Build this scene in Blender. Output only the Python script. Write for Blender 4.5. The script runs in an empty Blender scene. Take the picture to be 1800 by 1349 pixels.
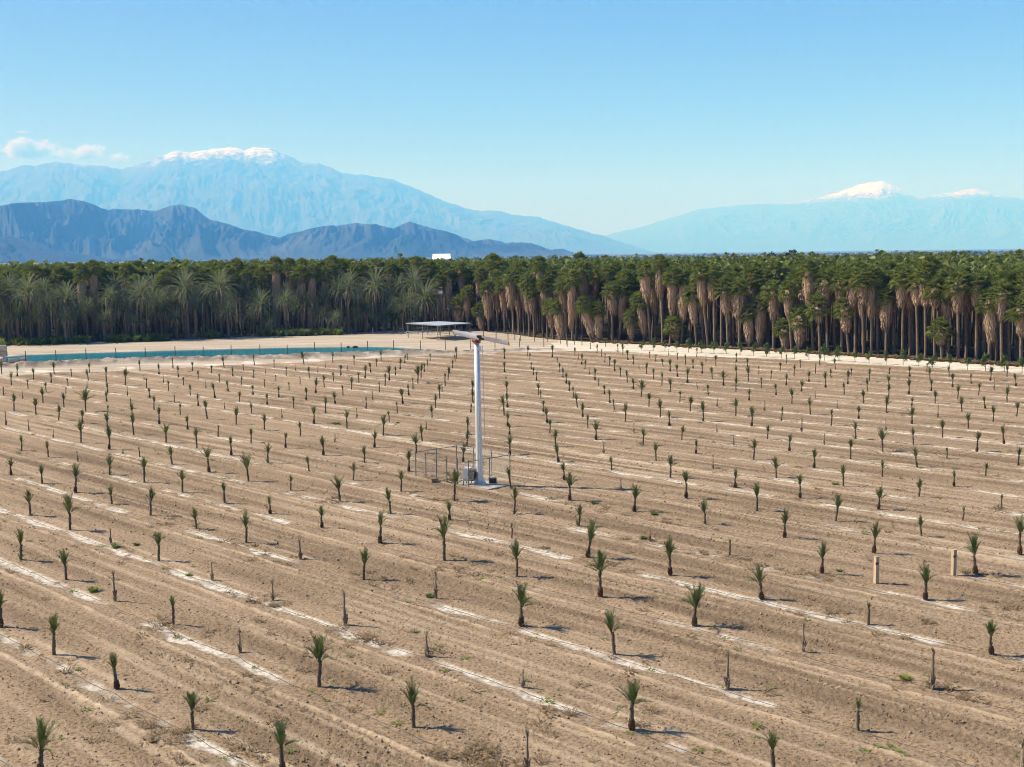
import bpy, bmesh, math, random
import numpy as np
from mathutils import Vector, Matrix

sc = bpy.context.scene
COL = sc.collection
R = math.radians

# ------------------------------------------------------------------ camera
F_PX, HORIZON, ROLL, CAM_H = 2080.0, 452.895, -0.0113, 17.0      # in pixels of an 1800 x 1349 picture
PITCH = math.atan((674.5 - HORIZON) / F_PX)
cp, sp, cr, sr = math.cos(PITCH), math.sin(PITCH), math.cos(ROLL), math.sin(ROLL)
_X, _U, _F = Vector((1, 0, 0)), Vector((0, sp, cp)), Vector((0, cp, -sp))
right, up = _X * cr + _U * sr, _X * -sr + _U * cr
cam = bpy.data.cameras.new('camera')
cam.sensor_width = 36.0
cam.lens = 36.0 * F_PX / 1800.0
cam.clip_start, cam.clip_end = 0.5, 200000.0
cam_o = bpy.data.objects.new('camera', cam)
COL.objects.link(cam_o)
m = Matrix((right, up, -_F)).transposed().to_4x4()
m.translation = (0, 0, CAM_H)
cam_o.matrix_world = m
sc.camera = cam_o

# ------------------------------------------------------------------ sky, sun, exposure
SUN_EL, SUN_ROT = R(43), R(-78)
SKY_STRENGTH, SUN_STRENGTH, EXPOSURE = 0.05, 5.0, 0.82
w = bpy.data.worlds.new('World')
sc.world = w
w.use_nodes = True
nt = w.node_tree
sky = nt.nodes.new('ShaderNodeTexSky')
sky.sky_type = 'NISHITA'
sky.sun_disc = False
sky.sun_elevation, sky.sun_rotation = SUN_EL, SUN_ROT
sky.altitude = 0
sky.air_density, sky.dust_density, sky.ozone_density = 1.0, 0.3, 3.0
hsv = nt.nodes.new('ShaderNodeHueSaturation')
hsv.inputs['Hue'].default_value = 0.525
hsv.inputs['Saturation'].default_value = 1.25
nt.links.new(sky.outputs[0], hsv.inputs['Color'])
nt.links.new(hsv.outputs[0], nt.nodes['Background'].inputs[0])
nt.nodes['Background'].inputs[1].default_value = SKY_STRENGTH
sun = bpy.data.lights.new('sun', 'SUN')
sun.energy, sun.angle, sun.color = SUN_STRENGTH, R(0.53), (0.87, 0.93, 1.0)
sun_o = bpy.data.objects.new('sun', sun)
COL.objects.link(sun_o)
SUN_VEC = Vector((math.sin(SUN_ROT) * math.cos(SUN_EL), math.cos(SUN_ROT) * math.cos(SUN_EL), math.sin(SUN_EL)))
sun_o.rotation_euler = SUN_VEC.to_track_quat('Z', 'Y').to_euler()
sun_o.location = (-60, 40, 80)
sc.view_settings.view_transform = 'Standard'
sc.view_settings.look = 'None'
sc.view_settings.exposure = EXPOSURE
sc.view_settings.gamma = 1.0
sc.cycles.use_denoising = True
sc.cycles.denoising_prefilter = 'FAST'
sc.cycles.max_bounces = 6
sc.cycles.transparent_max_bounces = 12
sc.cycles.volume_bounces = 2
sc.cycles.filter_width = 1.05
sc.render.filter_size = 1.05

# ------------------------------------------------------------------ helpers
rng = np.random.default_rng(7)
random.seed(7)


def pix_ray(px, py):
    u, v = (px - 900.0) / F_PX, (674.5 - py) / F_PX
    u, v = cr * u - sr * v, sr * u + cr * v
    return u, cp + v * sp, -sp + v * cp


def at(px, py, z=0.0):
    """the point of height z that the photograph shows at a pixel"""
    a, b, c = pix_ray(px, py)
    s = (z - CAM_H) / c
    return a * s, b * s


def vnoise(x, y, seed=0):
    """smooth value noise, -1..1"""
    xi, yi = np.floor(x).astype(np.int64), np.floor(y).astype(np.int64)
    fx, fy = x - xi, y - yi
    fx, fy = fx * fx * (3 - 2 * fx), fy * fy * (3 - 2 * fy)

    def h(i, j):
        n = (i * 374761393 + j * 668265263 + seed * 974634777) & 0x7fffffff
        n = ((n ^ (n >> 13)) * 1274126177) & 0x7fffffff
        n = (n ^ (n >> 16)) & 0xffff
        return n / 32767.5 - 1.0
    a, b, c, d = h(xi, yi), h(xi + 1, yi), h(xi, yi + 1), h(xi + 1, yi + 1)
    return (a * (1 - fx) + b * fx) * (1 - fy) + (c * (1 - fx) + d * fx) * fy


def fbm(x, y, oct=4, seed=0, gain=0.5):
    s, a, t = 0.0, 1.0, 0.0
    for k in range(oct):
        s = s + a * vnoise(x, y, seed + k * 17)
        t += a
        x, y, a = x * 2.03 + 5.1, y * 2.03 - 3.7, a * gain
    return s / t


def ridged(x, y, oct=5, seed=0, gain=0.55):
    s, a, t = 0.0, 1.0, 0.0
    for k in range(oct):
        s = s + a * (1 - np.abs(vnoise(x, y, seed + k * 13)))
        t += a
        x, y, a = x * 2.1 + 7.3, y * 2.1 + 1.9, a * gain
    return s / t


def smooth(a, b, x):
    t = np.clip((x - a) / (b - a), 0, 1)
    return t * t * (3 - 2 * t)


def link(o, parent=None):
    COL.objects.link(o)
    if parent is not None:
        o.parent = parent
    return o


def mesh_np(name, co, faces, mat=None, smooth_shade=False):
    """faces: (n,3) or (n,4) int array"""
    me = bpy.data.meshes.new(name)
    co = np.asarray(co, dtype=np.float32)
    faces = np.asarray(faces, dtype=np.int32)
    n, k = faces.shape
    me.vertices.add(len(co))
    me.vertices.foreach_set('co', co.ravel())
    me.loops.add(n * k)
    me.loops.foreach_set('vertex_index', faces.ravel())
    me.polygons.add(n)
    me.polygons.foreach_set('loop_start', np.arange(0, n * k, k, dtype=np.int32))
    if smooth_shade:
        me.polygons.foreach_set('use_smooth', np.ones(n, dtype=bool))
    me.update(calc_edges=True)
    me.validate()
    if mat:
        me.materials.append(mat)
    return me


class MB:
    """collects triangles and quads"""

    def __init__(self):
        self.v, self.f = [], []

    def add(self, verts, faces):
        k = len(self.v)
        self.v += [tuple(p) for p in verts]
        self.f += [tuple(i + k for i in q) for q in faces]

    def box(self, c, s, rot=None):
        x, y, z = s[0] / 2, s[1] / 2, s[2] / 2
        vs = [Vector((i * x, j * y, k * z)) for i in (-1, 1) for j in (-1, 1) for k in (-1, 1)]
        if rot is not None:
            vs = [rot @ p for p in vs]
        c = Vector(c)
        self.add([c + p for p in vs], [(0, 1, 3, 2), (4, 6, 7, 5), (0, 4, 5, 1), (2, 3, 7, 6), (0, 2, 6, 4), (1, 5, 7, 3)])

    def tube(self, pts, rad, n=6, cap=True):
        pts = [Vector(p) for p in pts]
        if not hasattr(rad, '__len__'):
            rad = [rad] * len(pts)
        k0 = len(self.v)
        for i, p in enumerate(pts):
            d = (pts[min(i + 1, len(pts) - 1)] - pts[max(i - 1, 0)]).normalized()
            a = d.orthogonal().normalized() if abs(d.z) < 0.95 else Vector((1, 0, 0))
            a = (a - d * a.dot(d)).normalized()
            b = d.cross(a)
            for j in range(n):
                t = 2 * math.pi * j / n
                self.v.append(tuple(p + (a * math.cos(t) + b * math.sin(t)) * rad[i]))
        for i in range(len(pts) - 1):
            for j in range(n):
                q, s = k0 + i * n, k0 + (i + 1) * n
                self.f.append((q + j, q + (j + 1) % n, s + (j + 1) % n, s + j))
        if cap:
            self.f.append(tuple(k0 + j for j in reversed(range(n))))
            self.f.append(tuple(k0 + (len(pts) - 1) * n + j for j in range(n)))

    def mesh(self, name, mat, smooth_shade=False):
        me = bpy.data.meshes.new(name)
        me.from_pydata(self.v, [], self.f)
        if smooth_shade:
            me.polygons.foreach_set('use_smooth', np.ones(len(me.polygons), dtype=bool))
        me.materials.append(mat)
        me.update()
        return me

    def build(self, name, mat, parent=None, smooth_shade=False):
        return link(bpy.data.objects.new(name, self.mesh(name, mat, smooth_shade)), parent)


def thing(name, label, cat, loc=(0, 0, 0), rz=0.0, group=None):
    o = bpy.data.objects.new(name, None)
    o.empty_display_size = 0.3
    COL.objects.link(o)
    o.location = loc
    o.rotation_euler = (0, 0, rz)
    o['label'], o['category'] = label, cat
    if group:
        o['group'] = group
    return o


def tag(o, label, cat, group=None):
    o['label'], o['category'] = label, cat
    if group:
        o['group'] = group
    return o


def structure(o, kind='structure'):
    o['kind'] = kind
    return o


def part(name, me, parent, loc=(0, 0, 0), rot=(0, 0, 0), scale=(1, 1, 1)):
    o = bpy.data.objects.new(name, me)
    o.location, o.rotation_euler, o.scale = loc, rot, scale
    return link(o, parent)


# ------------------------------------------------------------------ materials
class NT:
    def __init__(self, name):
        self.m = bpy.data.materials.new(name)
        self.m.use_nodes = True
        self.t = self.m.node_tree
        self.b = self.t.nodes['Principled BSDF']
        self.out = self.t.nodes['Material Output']

    def n(self, kind, **kw):
        x = self.t.nodes.new(kind)
        for k, v in kw.items():
            setattr(x, k, v)
        return x

    def l(self, a, b):
        self.t.links.new(a, b)

    def noise(self, scale, detail=4, rough=0.6, vec=None, dist=0.0):
        x = self.n('ShaderNodeTexNoise')
        x.inputs['Scale'].default_value = scale
        x.inputs['Detail'].default_value = detail
        x.inputs['Roughness'].default_value = rough
        x.inputs['Distortion'].default_value = dist
        if vec is not None:
            self.l(vec, x.inputs['Vector'])
        return x.outputs['Fac']

    def ramp(self, fac, stops):
        x = self.n('ShaderNodeValToRGB')
        e = x.color_ramp.elements
        while len(e) < len(stops):
            e.new(0.5)
        for i, (p, c) in enumerate(stops):
            e[i].position = p
            e[i].color = c if len(c) == 4 else (*c, 1)
        self.l(fac, x.inputs[0])
        return x.outputs[0]

    def mix(self, fac, a, b, mode='MIX'):
        x = self.n('ShaderNodeMix', data_type='RGBA', blend_type=mode)
        for s, v in ((0, fac), (6, a), (7, b)):
            if hasattr(v, 'links') or hasattr(v, 'is_linked'):
                self.l(v, x.inputs[s])
            else:
                x.inputs[s].default_value = v if s == 0 else (*v, 1)
        return x.outputs[2]

    def math(self, op, a, b=None, c=None):
        x = self.n('ShaderNodeMath', operation=op)
        for i, v in enumerate((a, b, c)):
            if v is None:
                continue
            if hasattr(v, 'is_linked'):
                self.l(v, x.inputs[i])
            else:
                x.inputs[i].default_value = v
        return x.outputs[0]

    def attr(self, name):
        x = self.n('ShaderNodeAttribute', attribute_name=name)
        return x.outputs['Fac']

    def pos(self):
        return self.n('ShaderNodeNewGeometry').outputs['Position']

    def obj(self):
        return self.n('ShaderNodeTexCoord').outputs['Object']

    def bump(self, h, strength=0.5, dist=0.05):
        x = self.n('ShaderNodeBump')
        x.inputs['Strength'].default_value = strength
        x.inputs['Distance'].default_value = dist
        self.l(h, x.inputs['Height'])
        self.l(x.outputs[0], self.b.inputs['Normal'])

    def fin(self, color=None, rough=0.8, spec=0.2, metal=0.0):
        if color is not None:
            if hasattr(color, 'is_linked'):
                self.l(color, self.b.inputs['Base Color'])
            else:
                self.b.inputs['Base Color'].default_value = (*color, 1)
        self.b.inputs['Roughness'].default_value = rough
        self.b.inputs['Specular IOR Level'].default_value = spec
        self.b.inputs['Metallic'].default_value = metal
        return self.m


def leaf_mat(name, c1, c2, c3, rough=0.5, trans=0.25, scale=3.0, spec=0.35):
    t = NT(name)
    info = t.n('ShaderNodeObjectInfo')
    f1 = t.noise(scale, 2, 0.6, t.pos())
    f1 = t.ramp(f1, [(0.32, (0, 0, 0)), (0.68, (1, 1, 1))])
    c = t.mix(f1, c1, c2)
    rnd = t.math('MULTIPLY', info.outputs['Random'], 0.75)
    c = t.mix(rnd, c, c3)
    t.l(c, t.b.inputs['Base Color'])
    t.fin(None, rough, spec)
    tr = t.n('ShaderNodeBsdfTranslucent')
    g = t.mix(0.35, c, (0.14, 0.17, 0.03))
    t.l(g, tr.inputs['Color'])
    ms = t.n('ShaderNodeMixShader')
    ms.inputs[0].default_value = trans
    t.l(t.b.outputs[0], ms.inputs[1])
    t.l(tr.outputs[0], ms.inputs[2])
    t.l(ms.outputs[0], t.out.inputs['Surface'])
    return t.m


def simple(name, c1, c2, scale=4.0, rough=0.8, spec=0.2, metal=0.0, bump=0.0, stretch=None, dist=0.02, lohi=(0.35, 0.65)):
    t = NT(name)
    v = t.obj()
    if stretch:
        mp = t.n('ShaderNodeMapping')
        mp.inputs['Scale'].default_value = stretch
        t.l(v, mp.inputs['Vector'])
        v = mp.outputs[0]
    f = t.noise(scale, 5, 0.6, v)
    c = t.ramp(f, [(lohi[0], c1), (lohi[1], c2)])
    info = t.n('ShaderNodeObjectInfo')
    k = t.math('MULTIPLY_ADD', info.outputs['Random'], 0.4, 0.8)
    hs = t.n('ShaderNodeHueSaturation')
    t.l(k, hs.inputs['Value'])
    t.l(c, hs.inputs['Color'])
    if bump:
        t.bump(f, bump, dist)
    return t.fin(hs.outputs[0], rough, spec, metal)


def soil_mat():
    t = NT('tilled_soil')
    p = t.pos()
    big = t.noise(0.05, 3, 0.6, p)
    mid = t.noise(0.9, 5, 0.65, p)
    fine = t.noise(6.5, 5, 0.75, p)
    base = t.mix(t.ramp(big, [(0.35, (0, 0, 0)), (0.65, (1, 1, 1))]), SOIL_A, SOIL_B)
    base = t.mix(t.ramp(mid, [(0.3, (0, 0, 0)), (0.72, (1, 1, 1))]), base, SOIL_C)
    f = t.ramp(fine, [(0.36, (0.34, 0.32, 0.30)), (0.5, (1, 1, 1)), (0.68, (1.38, 1.37, 1.35))])
    base = t.mix(1.0, base, f, 'MULTIPLY')
    rough_a = t.attr('rough')
    base = t.mix(t.math('MULTIPLY', rough_a, 0.78), base, SOIL_DARK)
    rid = t.math('MULTIPLY', t.attr('ridge'), t.ramp(t.noise(1.7, 4, 0.7, p), [(0.25, (0, 0, 0)), (0.5, (1, 1, 1))]))
    base = t.mix(rid, base, RIDGE_C)
    sn = t.ramp(t.noise(2.6, 6, 0.75, p), [(0.35, (0, 0, 0)), (0.56, (1, 1, 1))])
    salt = t.math('MULTIPLY', t.attr('salt'), sn)
    base = t.mix(salt, base, SALT_C)
    lit = t.math('MULTIPLY', t.attr('litter'), t.ramp(t.noise(3.1, 5, 0.7, p), [(0.5, (0, 0, 0)), (0.68, (1, 1, 1))]))
    base = t.mix(lit, base, (0.10, 0.062, 0.034))
    hh = t.math('ADD', t.math('MULTIPLY', fine, 1.0), t.noise(24.0, 3, 0.7, p))
    t.bump(hh, 0.9, 0.06)
    return t.fin(base, 0.95, 0.08)


SOIL_A, SOIL_B, SOIL_C = (0.288, 0.196, 0.122), (0.425, 0.297, 0.194), (0.352, 0.242, 0.153)
SOIL_DARK, RIDGE_C, SALT_C = (0.165, 0.110, 0.068), (0.60, 0.445, 0.30), (0.76, 0.67, 0.56)

MAT = {}
MAT['soil'] = soil_mat()


def sand_mat(name, a, b, c, big=0.06):
    t = NT(name)
    p = t.pos()
    mp = t.n('ShaderNodeMapping')
    mp.inputs['Rotation'].default_value = (0, 0, R(12))
    mp.inputs['Scale'].default_value = (0.12, 1.0, 1.0)
    t.l(p, mp.inputs['Vector'])
    f1 = t.noise(big * 6, 5, 0.65, mp.outputs[0])
    f2 = t.noise(1.2, 5, 0.7, p)
    f3 = t.noise(8.0, 4, 0.75, p)
    col = t.mix(t.ramp(f1, [(0.36, (0, 0, 0)), (0.64, (1, 1, 1))]), a, b)
    col = t.mix(t.math('MULTIPLY', t.ramp(f2, [(0.42, (0, 0, 0)), (0.7, (1, 1, 1))]), 0.6), col, c)
    col = t.mix(1.0, col, t.ramp(f3, [(0.3, (0.72, 0.72, 0.72)), (0.7, (1.15, 1.15, 1.15))]), 'MULTIPLY')
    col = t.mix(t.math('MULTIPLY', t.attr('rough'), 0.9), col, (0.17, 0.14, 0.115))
    col = t.mix(t.math('MULTIPLY', t.attr('salt'), 0.8), col, (0.76, 0.67, 0.57))
    t.bump(f3, 0.7, 0.06)
    if name == 'valley_ground':                       # bare tilled soil round the field, farmland farther out
        ln = t.n('ShaderNodeVectorMath', operation='LENGTH')
        t.l(p, ln.inputs[0])
        mr = t.n('ShaderNodeMapRange')
        mr.inputs[1].default_value, mr.inputs[2].default_value = 240, 420
        t.l(ln.outputs['Value'], mr.inputs[0])
        near = t.mix(t.ramp(f2, [(0.35, (0, 0, 0)), (0.65, (1, 1, 1))]), (0.345, 0.25, 0.170), (0.44, 0.33, 0.232))
        col = t.mix(mr.outputs[0], near, col)
    else:                                             # wheel tracks and swept streaks
        mp2 = t.n('ShaderNodeMapping')
        mp2.inputs['Rotation'].default_value = (0, 0, R(-14))
        mp2.inputs['Scale'].default_value = (0.03, 1.3, 1.0)
        t.l(p, mp2.inputs['Vector'])
        st = t.ramp(t.noise(1.0, 4, 0.7, mp2.outputs[0]), [(0.38, (0.74, 0.72, 0.70)), (0.6, (1.06, 1.06, 1.06))])
        col = t.mix(1.0, col, st, 'MULTIPLY')
    return t.fin(col, 0.95, 0.08)


MAT['sand'] = sand_mat('pale_sand', (0.45, 0.355, 0.26), (0.60, 0.495, 0.385), (0.50, 0.395, 0.295))
MAT['road'] = sand_mat('road_dirt', (0.68, 0.595, 0.47), (0.78, 0.705, 0.58), (0.60, 0.50, 0.38))
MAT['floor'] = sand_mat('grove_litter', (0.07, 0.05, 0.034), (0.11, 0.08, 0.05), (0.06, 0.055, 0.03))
MAT['plain'] = sand_mat('valley_ground', (0.10, 0.11, 0.06), (0.22, 0.18, 0.12), (0.07, 0.09, 0.045), 0.0006)
MAT['leaf_young'] = leaf_mat('young_frond', (0.050, 0.085, 0.025), (0.115, 0.155, 0.045), (0.14, 0.16, 0.05), 0.5, 0.3)
MAT['leaf_dry'] = leaf_mat('dry_frond', (0.30, 0.22, 0.12), (0.22, 0.16, 0.085), (0.16, 0.15, 0.06), 0.7, 0.15)
MAT['leaf_fan'] = leaf_mat('fan_leaf', (0.095, 0.135, 0.028), (0.31, 0.32, 0.068), (0.17, 0.20, 0.046), 0.5, 0.38, 1.3, 0.3)
MAT['leaf_date'] = leaf_mat('date_frond', (0.16, 0.19, 0.09), (0.33, 0.36, 0.18), (0.23, 0.26, 0.15), 0.5, 0.42, 0.9, 0.3)
MAT['leaf_citrus'] = leaf_mat('citrus_leaf', (0.045, 0.095, 0.018), (0.11, 0.17, 0.035), (0.08, 0.13, 0.03), 0.4, 0.3)
MAT['weed'] = leaf_mat('weed_leaf', (0.17, 0.22, 0.045), (0.36, 0.37, 0.07), (0.14, 0.21, 0.045), 0.6, 0.45)
MAT['weed_green'] = leaf_mat('green_weed_leaf', (0.055, 0.11, 0.025), (0.10, 0.15, 0.035), (0.13, 0.16, 0.03), 0.6, 0.3)
MAT['weed_dry'] = leaf_mat('dry_weed', (0.20, 0.125, 0.065), (0.28, 0.19, 0.10), (0.16, 0.10, 0.05), 0.8, 0.15)
MAT['bark_young'] = simple('young_trunk', (0.085, 0.060, 0.040), (0.21, 0.155, 0.11), 14, 0.9, 0.1, 0, 0.8, (1, 1, 0.5))
MAT['bark_base'] = simple('trunk_boots', (0.075, 0.042, 0.028), (0.20, 0.115, 0.075), 16, 0.9, 0.1, 0, 0.8)
MAT['bark_dead'] = simple('dead_stem', (0.17, 0.125, 0.09), (0.34, 0.26, 0.19), 12, 0.9, 0.1, 0, 0.6, (1, 1, 0.3))
MAT['bark_fan'] = simple('fan_palm_trunk', (0.115, 0.078, 0.055), (0.25, 0.18, 0.13), 5, 0.9, 0.1, 0, 0.8, (1, 1, 3.0), 0.05)
MAT['thatch'] = simple('dead_frond_thatch', (0.15, 0.098, 0.060), (0.66, 0.465, 0.315), 7, 0.9, 0.1, 0, 0.7, (4, 4, 0.35), 0.1, (0.3, 0.7))
MAT['wood'] = simple('weathered_wood', (0.10, 0.075, 0.055), (0.19, 0.145, 0.11), 6, 0.85, 0.15, 0, 0.4, (3, 3, 0.3))
MAT['wood_new'] = simple('pale_timber', (0.40, 0.29, 0.19), (0.50, 0.38, 0.26), 5, 0.8, 0.2, 0, 0.3, (4, 4, 0.3))
MAT['wire'] = simple('galvanised_wire', (0.18, 0.18, 0.18), (0.26, 0.26, 0.26), 4, 0.45, 0.4, 0.8)
MAT['galv'] = simple('galvanised_pipe', (0.17, 0.175, 0.18), (0.25, 0.255, 0.26), 3, 0.5, 0.4, 0.5)
MAT['tower'] = simple('white_tower_paint', (0.60, 0.64, 0.66), (0.70, 0.73, 0.75), 1.5, 0.38, 0.5, 0.35, 0.03, (1, 1, 0.2), 0.02, (0.3, 0.7))
MAT['steel'] = simple('steel_ladder', (0.42, 0.44, 0.46), (0.55, 0.57, 0.58), 3, 0.5, 0.4, 0.3)
MAT['blade'] = simple('grey_blade_paint', (0.62, 0.66, 0.70), (0.74, 0.78, 0.82), 1.5, 0.4, 0.5, 0.1)
MAT['dark'] = simple('dark_metal', (0.03, 0.03, 0.032), (0.06, 0.06, 0.062), 5, 0.5, 0.4, 0.3)
MAT['yellow'] = simple('yellow_tip_paint', (0.62, 0.42, 0.10), (0.68, 0.48, 0.13), 3, 0.5, 0.4)
MAT['rust'] = simple('red_primer_gearbox', (0.24, 0.085, 0.055), (0.36, 0.14, 0.095), 6, 0.6, 0.3, 0.0)
MAT['cabinet'] = simple('cabinet_paint', (0.55, 0.57, 0.57), (0.66, 0.68, 0.68), 2, 0.45, 0.4)
MAT['concrete'] = simple('concrete', (0.40, 0.34, 0.27), (0.54, 0.47, 0.39), 3, 0.9, 0.15, 0, 0.3)
MAT['hose'] = simple('black_hose', (0.05, 0.052, 0.055), (0.10, 0.10, 0.105), 2, 0.6, 0.3)
MAT['clod'] = simple('soil_clod', (0.24, 0.165, 0.105), (0.44, 0.315, 0.21), 0.9, 0.95, 0.08)
MAT['roof_metal'] = simple('corrugated_sheet', (0.50, 0.55, 0.58), (0.62, 0.67, 0.70), 0.6, 0.4, 0.5, 0.2)
MAT['white_wall'] = simple('white_wall', (0.78, 0.78, 0.78), (0.85, 0.85, 0.84), 0.05, 0.6, 0.3)

# ------------------------------------------------------------------ terrain near the camera: one polar sheet, cut into field, sand, road and grove floor
ROW_O = np.array((-3.89617569, 57.67759432))
ROW_B = np.array((0.70646806, -0.70774493))          # along a planting row
ROW_N = np.array((-0.70774493, -0.70646806))         # across it, towards the camera
ROW_S = 5.633794769914788


def row_uv(x, y):
    dx, dy = x - ROW_O[0], y - ROW_O[1]
    u = dx * ROW_B[0] + dy * ROW_B[1]
    v = dx * ROW_N[0] + dy * ROW_N[1]
    k = np.round(v / ROW_S)
    return u, v - k * ROW_S, -k            # row number counted away from the camera


def polar_line(pts, z=0.0):
    """azimuth -> distance of an edge traced on the ground"""
    q = []
    for p in pts:
        zz = p[2] if len(p) > 2 else z
        x, y = at(p[0], p[1], zz)
        q.append((math.atan2(x, y), math.hypot(x, y)))
    q.sort()
    return np.array([a for a, _ in q]), np.array([b for _, b in q])


FIELD_EDGE = polar_line([(-500, 676), (-200, 668), (0, 661), (100, 656), (250, 650), (400, 643), (500, 639), (600, 632), (750, 626), (850, 622), (1000, 617), (1100, 619),
                         (1200, 626), (1350, 631), (1500, 640), (1650, 648), (1800, 657), (2000, 669), (2400, 690)])
GROVE_EDGE = polar_line([(-500, 622), (-200, 612), (0, 606), (200, 600), (300, 597), (450, 590), (600, 587), (700, 581), (850, 583), (950, 595), (1000, 600), (1100, 603),
                         (1200, 609), (1350, 616), (1500, 625), (1650, 634), (1800, 643), (2000, 655), (2400, 674)])
CREST = polar_line([(-500, 652), (-150, 641), (45, 636.5), (98, 634), (151, 631.8), (204, 630), (308, 627), (406, 624.5), (505, 622), (600, 618.8), (692, 615.8), (739, 614.5),
                    (827, 612), (913, 609), (1000, 606), (1040, 605), (1100, 604)], 0.9)
POND_FAR = polar_line([(20, 626.5), (45, 624), (100, 622), (300, 616), (500, 611), (650, 609.2), (700, 610.5), (745, 613.5)], 0.3)
POND_A0, POND_A1 = POND_FAR[0][0], POND_FAR[0][-1]


def sand_height(x, y):
    """sand flat, pond basin and the berm in front of it"""
    th, r = np.arctan2(x, y), np.hypot(x, y)
    rc = np.interp(th, *CREST)
    fade = 1 - smooth(0.0, 0.062, th)
    hc = 0.9 * (0.45 + 0.55 * (1 - smooth(POND_A1 - 0.01, POND_A1 + 0.03, th))) * fade
    wob = fbm(x * 0.5, y * 0.5, 4, 31) * 0.30 + fbm(x * 1.7, y * 1.7, 3, 35) * 0.30
    front = smooth(rc - 2.4, rc - 0.2, r)
    back_h = 0.35 * fade
    back = smooth(rc + 0.5, rc + 3.0, r)
    z = hc * front * (1 - back) + back_h * back * np.clip((250 - r) / 40, 0, 1) + wob * front * (1 - back) * fade * 0.8
    rf = np.interp(th, *POND_FAR)
    ends = smooth(POND_A0 - 0.004, POND_A0 + 0.004, th) * (1 - smooth(POND_A1 - 0.012, POND_A1 + 0.004, th))
    basin = smooth(rc + 0.3, rc + 2.0, r) * (1 - smooth(rf - 2.5, rf + 1.6, r)) * ends
    z = z - basin * 1.2 + 0.25 * np.exp(-((r - rf - 3.0) / 1.6) ** 2) * ends
    return z + 0.02 * fbm(x, y, 3, 77), front * (1 - back) * fade


def field_height(x, y):
    u, v, k = row_uv(x, y)
    th, r = np.arctan2(x, y), np.hypot(x, y)
    wob = fbm(u * 0.22 + k * 9.7, k * 3.1 + 0.0 * u, 3, 5)
    v1 = v + 0.16 * wob
    bw = 0.72 + 0.5 * fbm(u * 0.6 + k * 2.7, k * 1.3, 3, 15)
    bed = smooth(0.10, 0.22, v1) * (1 - smooth(bw - 0.12, bw + 0.1, v1))
    flat = np.clip(smooth(-0.35, 0.05, v1) * (1 - smooth(1.0, 1.3, v1)), 0, 1)
    rm = 0.55 + 0.6 * fbm(u * 0.35 + 13 * k, k * 1.7, 3, 9)
    v2 = v1 + 0.10 * fbm(u * 1.1 + 3 * k, k * 0.7, 2, 11)
    ridge = np.clip(1 - np.abs(v2 - 1.42) / 0.2, 0, 1) * np.clip(rm + 0.25 + 0.4 * vnoise(u * 1.7, k * 3.0, 12), 0.1, 1.25)
    ridge2 = np.exp(-((v1 + 0.5) / 0.22) ** 2) * np.clip(0.5 + 0.8 * fbm(u * 0.3 - 7 * k, k * 2.3, 3, 19), 0, 1)
    track = fbm(u * 0.06 + k * 4.0, v * 2.1 + k * 31.0, 3, 23)
    vb = v + 0.25 * fbm(u * 0.05 + 7 * k, k * 2.0, 2, 43)
    band = np.exp(-((vb + 1.5) / 0.55) ** 2) + np.exp(-((vb - 2.35) / 0.5) ** 2) + 0.7 * np.exp(-((vb + 2.75) / 0.3) ** 2)
    rough = np.clip(0.85 * band * np.clip(0.65 + 0.9 * fbm(u * 0.03 + 3 * k, k * 5.1, 2, 45), 0, 1.3) + 0.12 + 0.8 * fbm(u * 0.09, v * 0.55 + 11 * k, 3, 41), 0, 1) * (1 - flat)
    clod = 0.25 * np.abs(fbm(x * 2.6, y * 2.6, 2, 51)) + 0.5 * np.abs(vnoise(x * 6.7, y * 6.7, 53)) + 0.5 * vnoise(x * 13.0, y * 13.0, 55) + 0.35 * np.abs(vnoise(u * 1.3, v * 7.0 + k, 57))
    gw = 0.08 * fbm(u * 0.07 + 5 * k, k * 1.9, 2, 65)
    wheel = (np.exp(-((v - 2.0 + gw) / 0.16) ** 2) + np.exp(-((v + 2.05 + gw) / 0.16) ** 2)) * np.clip(0.35 + 1.1 * fbm(u * 0.045 + 17 * k, k * 4.3, 3, 67), 0, 1)
    rough = rough * (1 - 0.8 * np.clip(wheel, 0, 1))
    z = -0.03 * wheel * (1 + 0.5 * np.sin(u * 24.0)) + 0.075 * ridge + 0.05 * ridge2 + 0.022 * track * (1 - flat) + (0.036 + 0.066 * rough) * clod * (1 - 0.8 * flat) - 0.05 * bed - 0.02
    row_amp = 0.52 + 0.55 * vnoise(k * 0.73 + 0.5, k * 0.0 + 3.0, 61)
    patch = smooth(-0.10, 0.45, fbm(u * 0.23 + k * 5.3, k * 7.7, 4, 63, 0.65) * 1.6 + row_amp - 0.36)
    pu = np.mod(u + k * 0.0363, 5.792)
    seg = smooth(0.35, 1.0, pu + 0.35 * wob) * (1 - smooth(4.5, 5.4, pu + 0.5 * wob))
    salt = bed * patch * (0.6 + 0.4 * seg)
    mound = np.exp(-(np.minimum(pu, 5.792 - pu) / 0.55) ** 2) * np.exp(-((v - 0.35) / 0.7) ** 2)
    z = z + 0.06 * mound
    rough = np.clip(rough + 0.6 * mound * (0.6 + fbm(x, y, 2, 47)), 0, 1)
    ridge_c = np.clip(ridge * 0.9 + 0.35 * ridge2 + 0.5 * smooth(0.2, 0.5, track) * (1 - flat) + 0.4 * wheel, 0, 1)
    litter = smooth(0.2, 0.5, fbm(u * 0.23 + 3.3 * k, v * 0.5 + k * 9, 3, 71)) * np.exp(-((v - 0.3) / 1.0) ** 2)
    return z, salt, ridge_c, rough, litter


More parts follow.
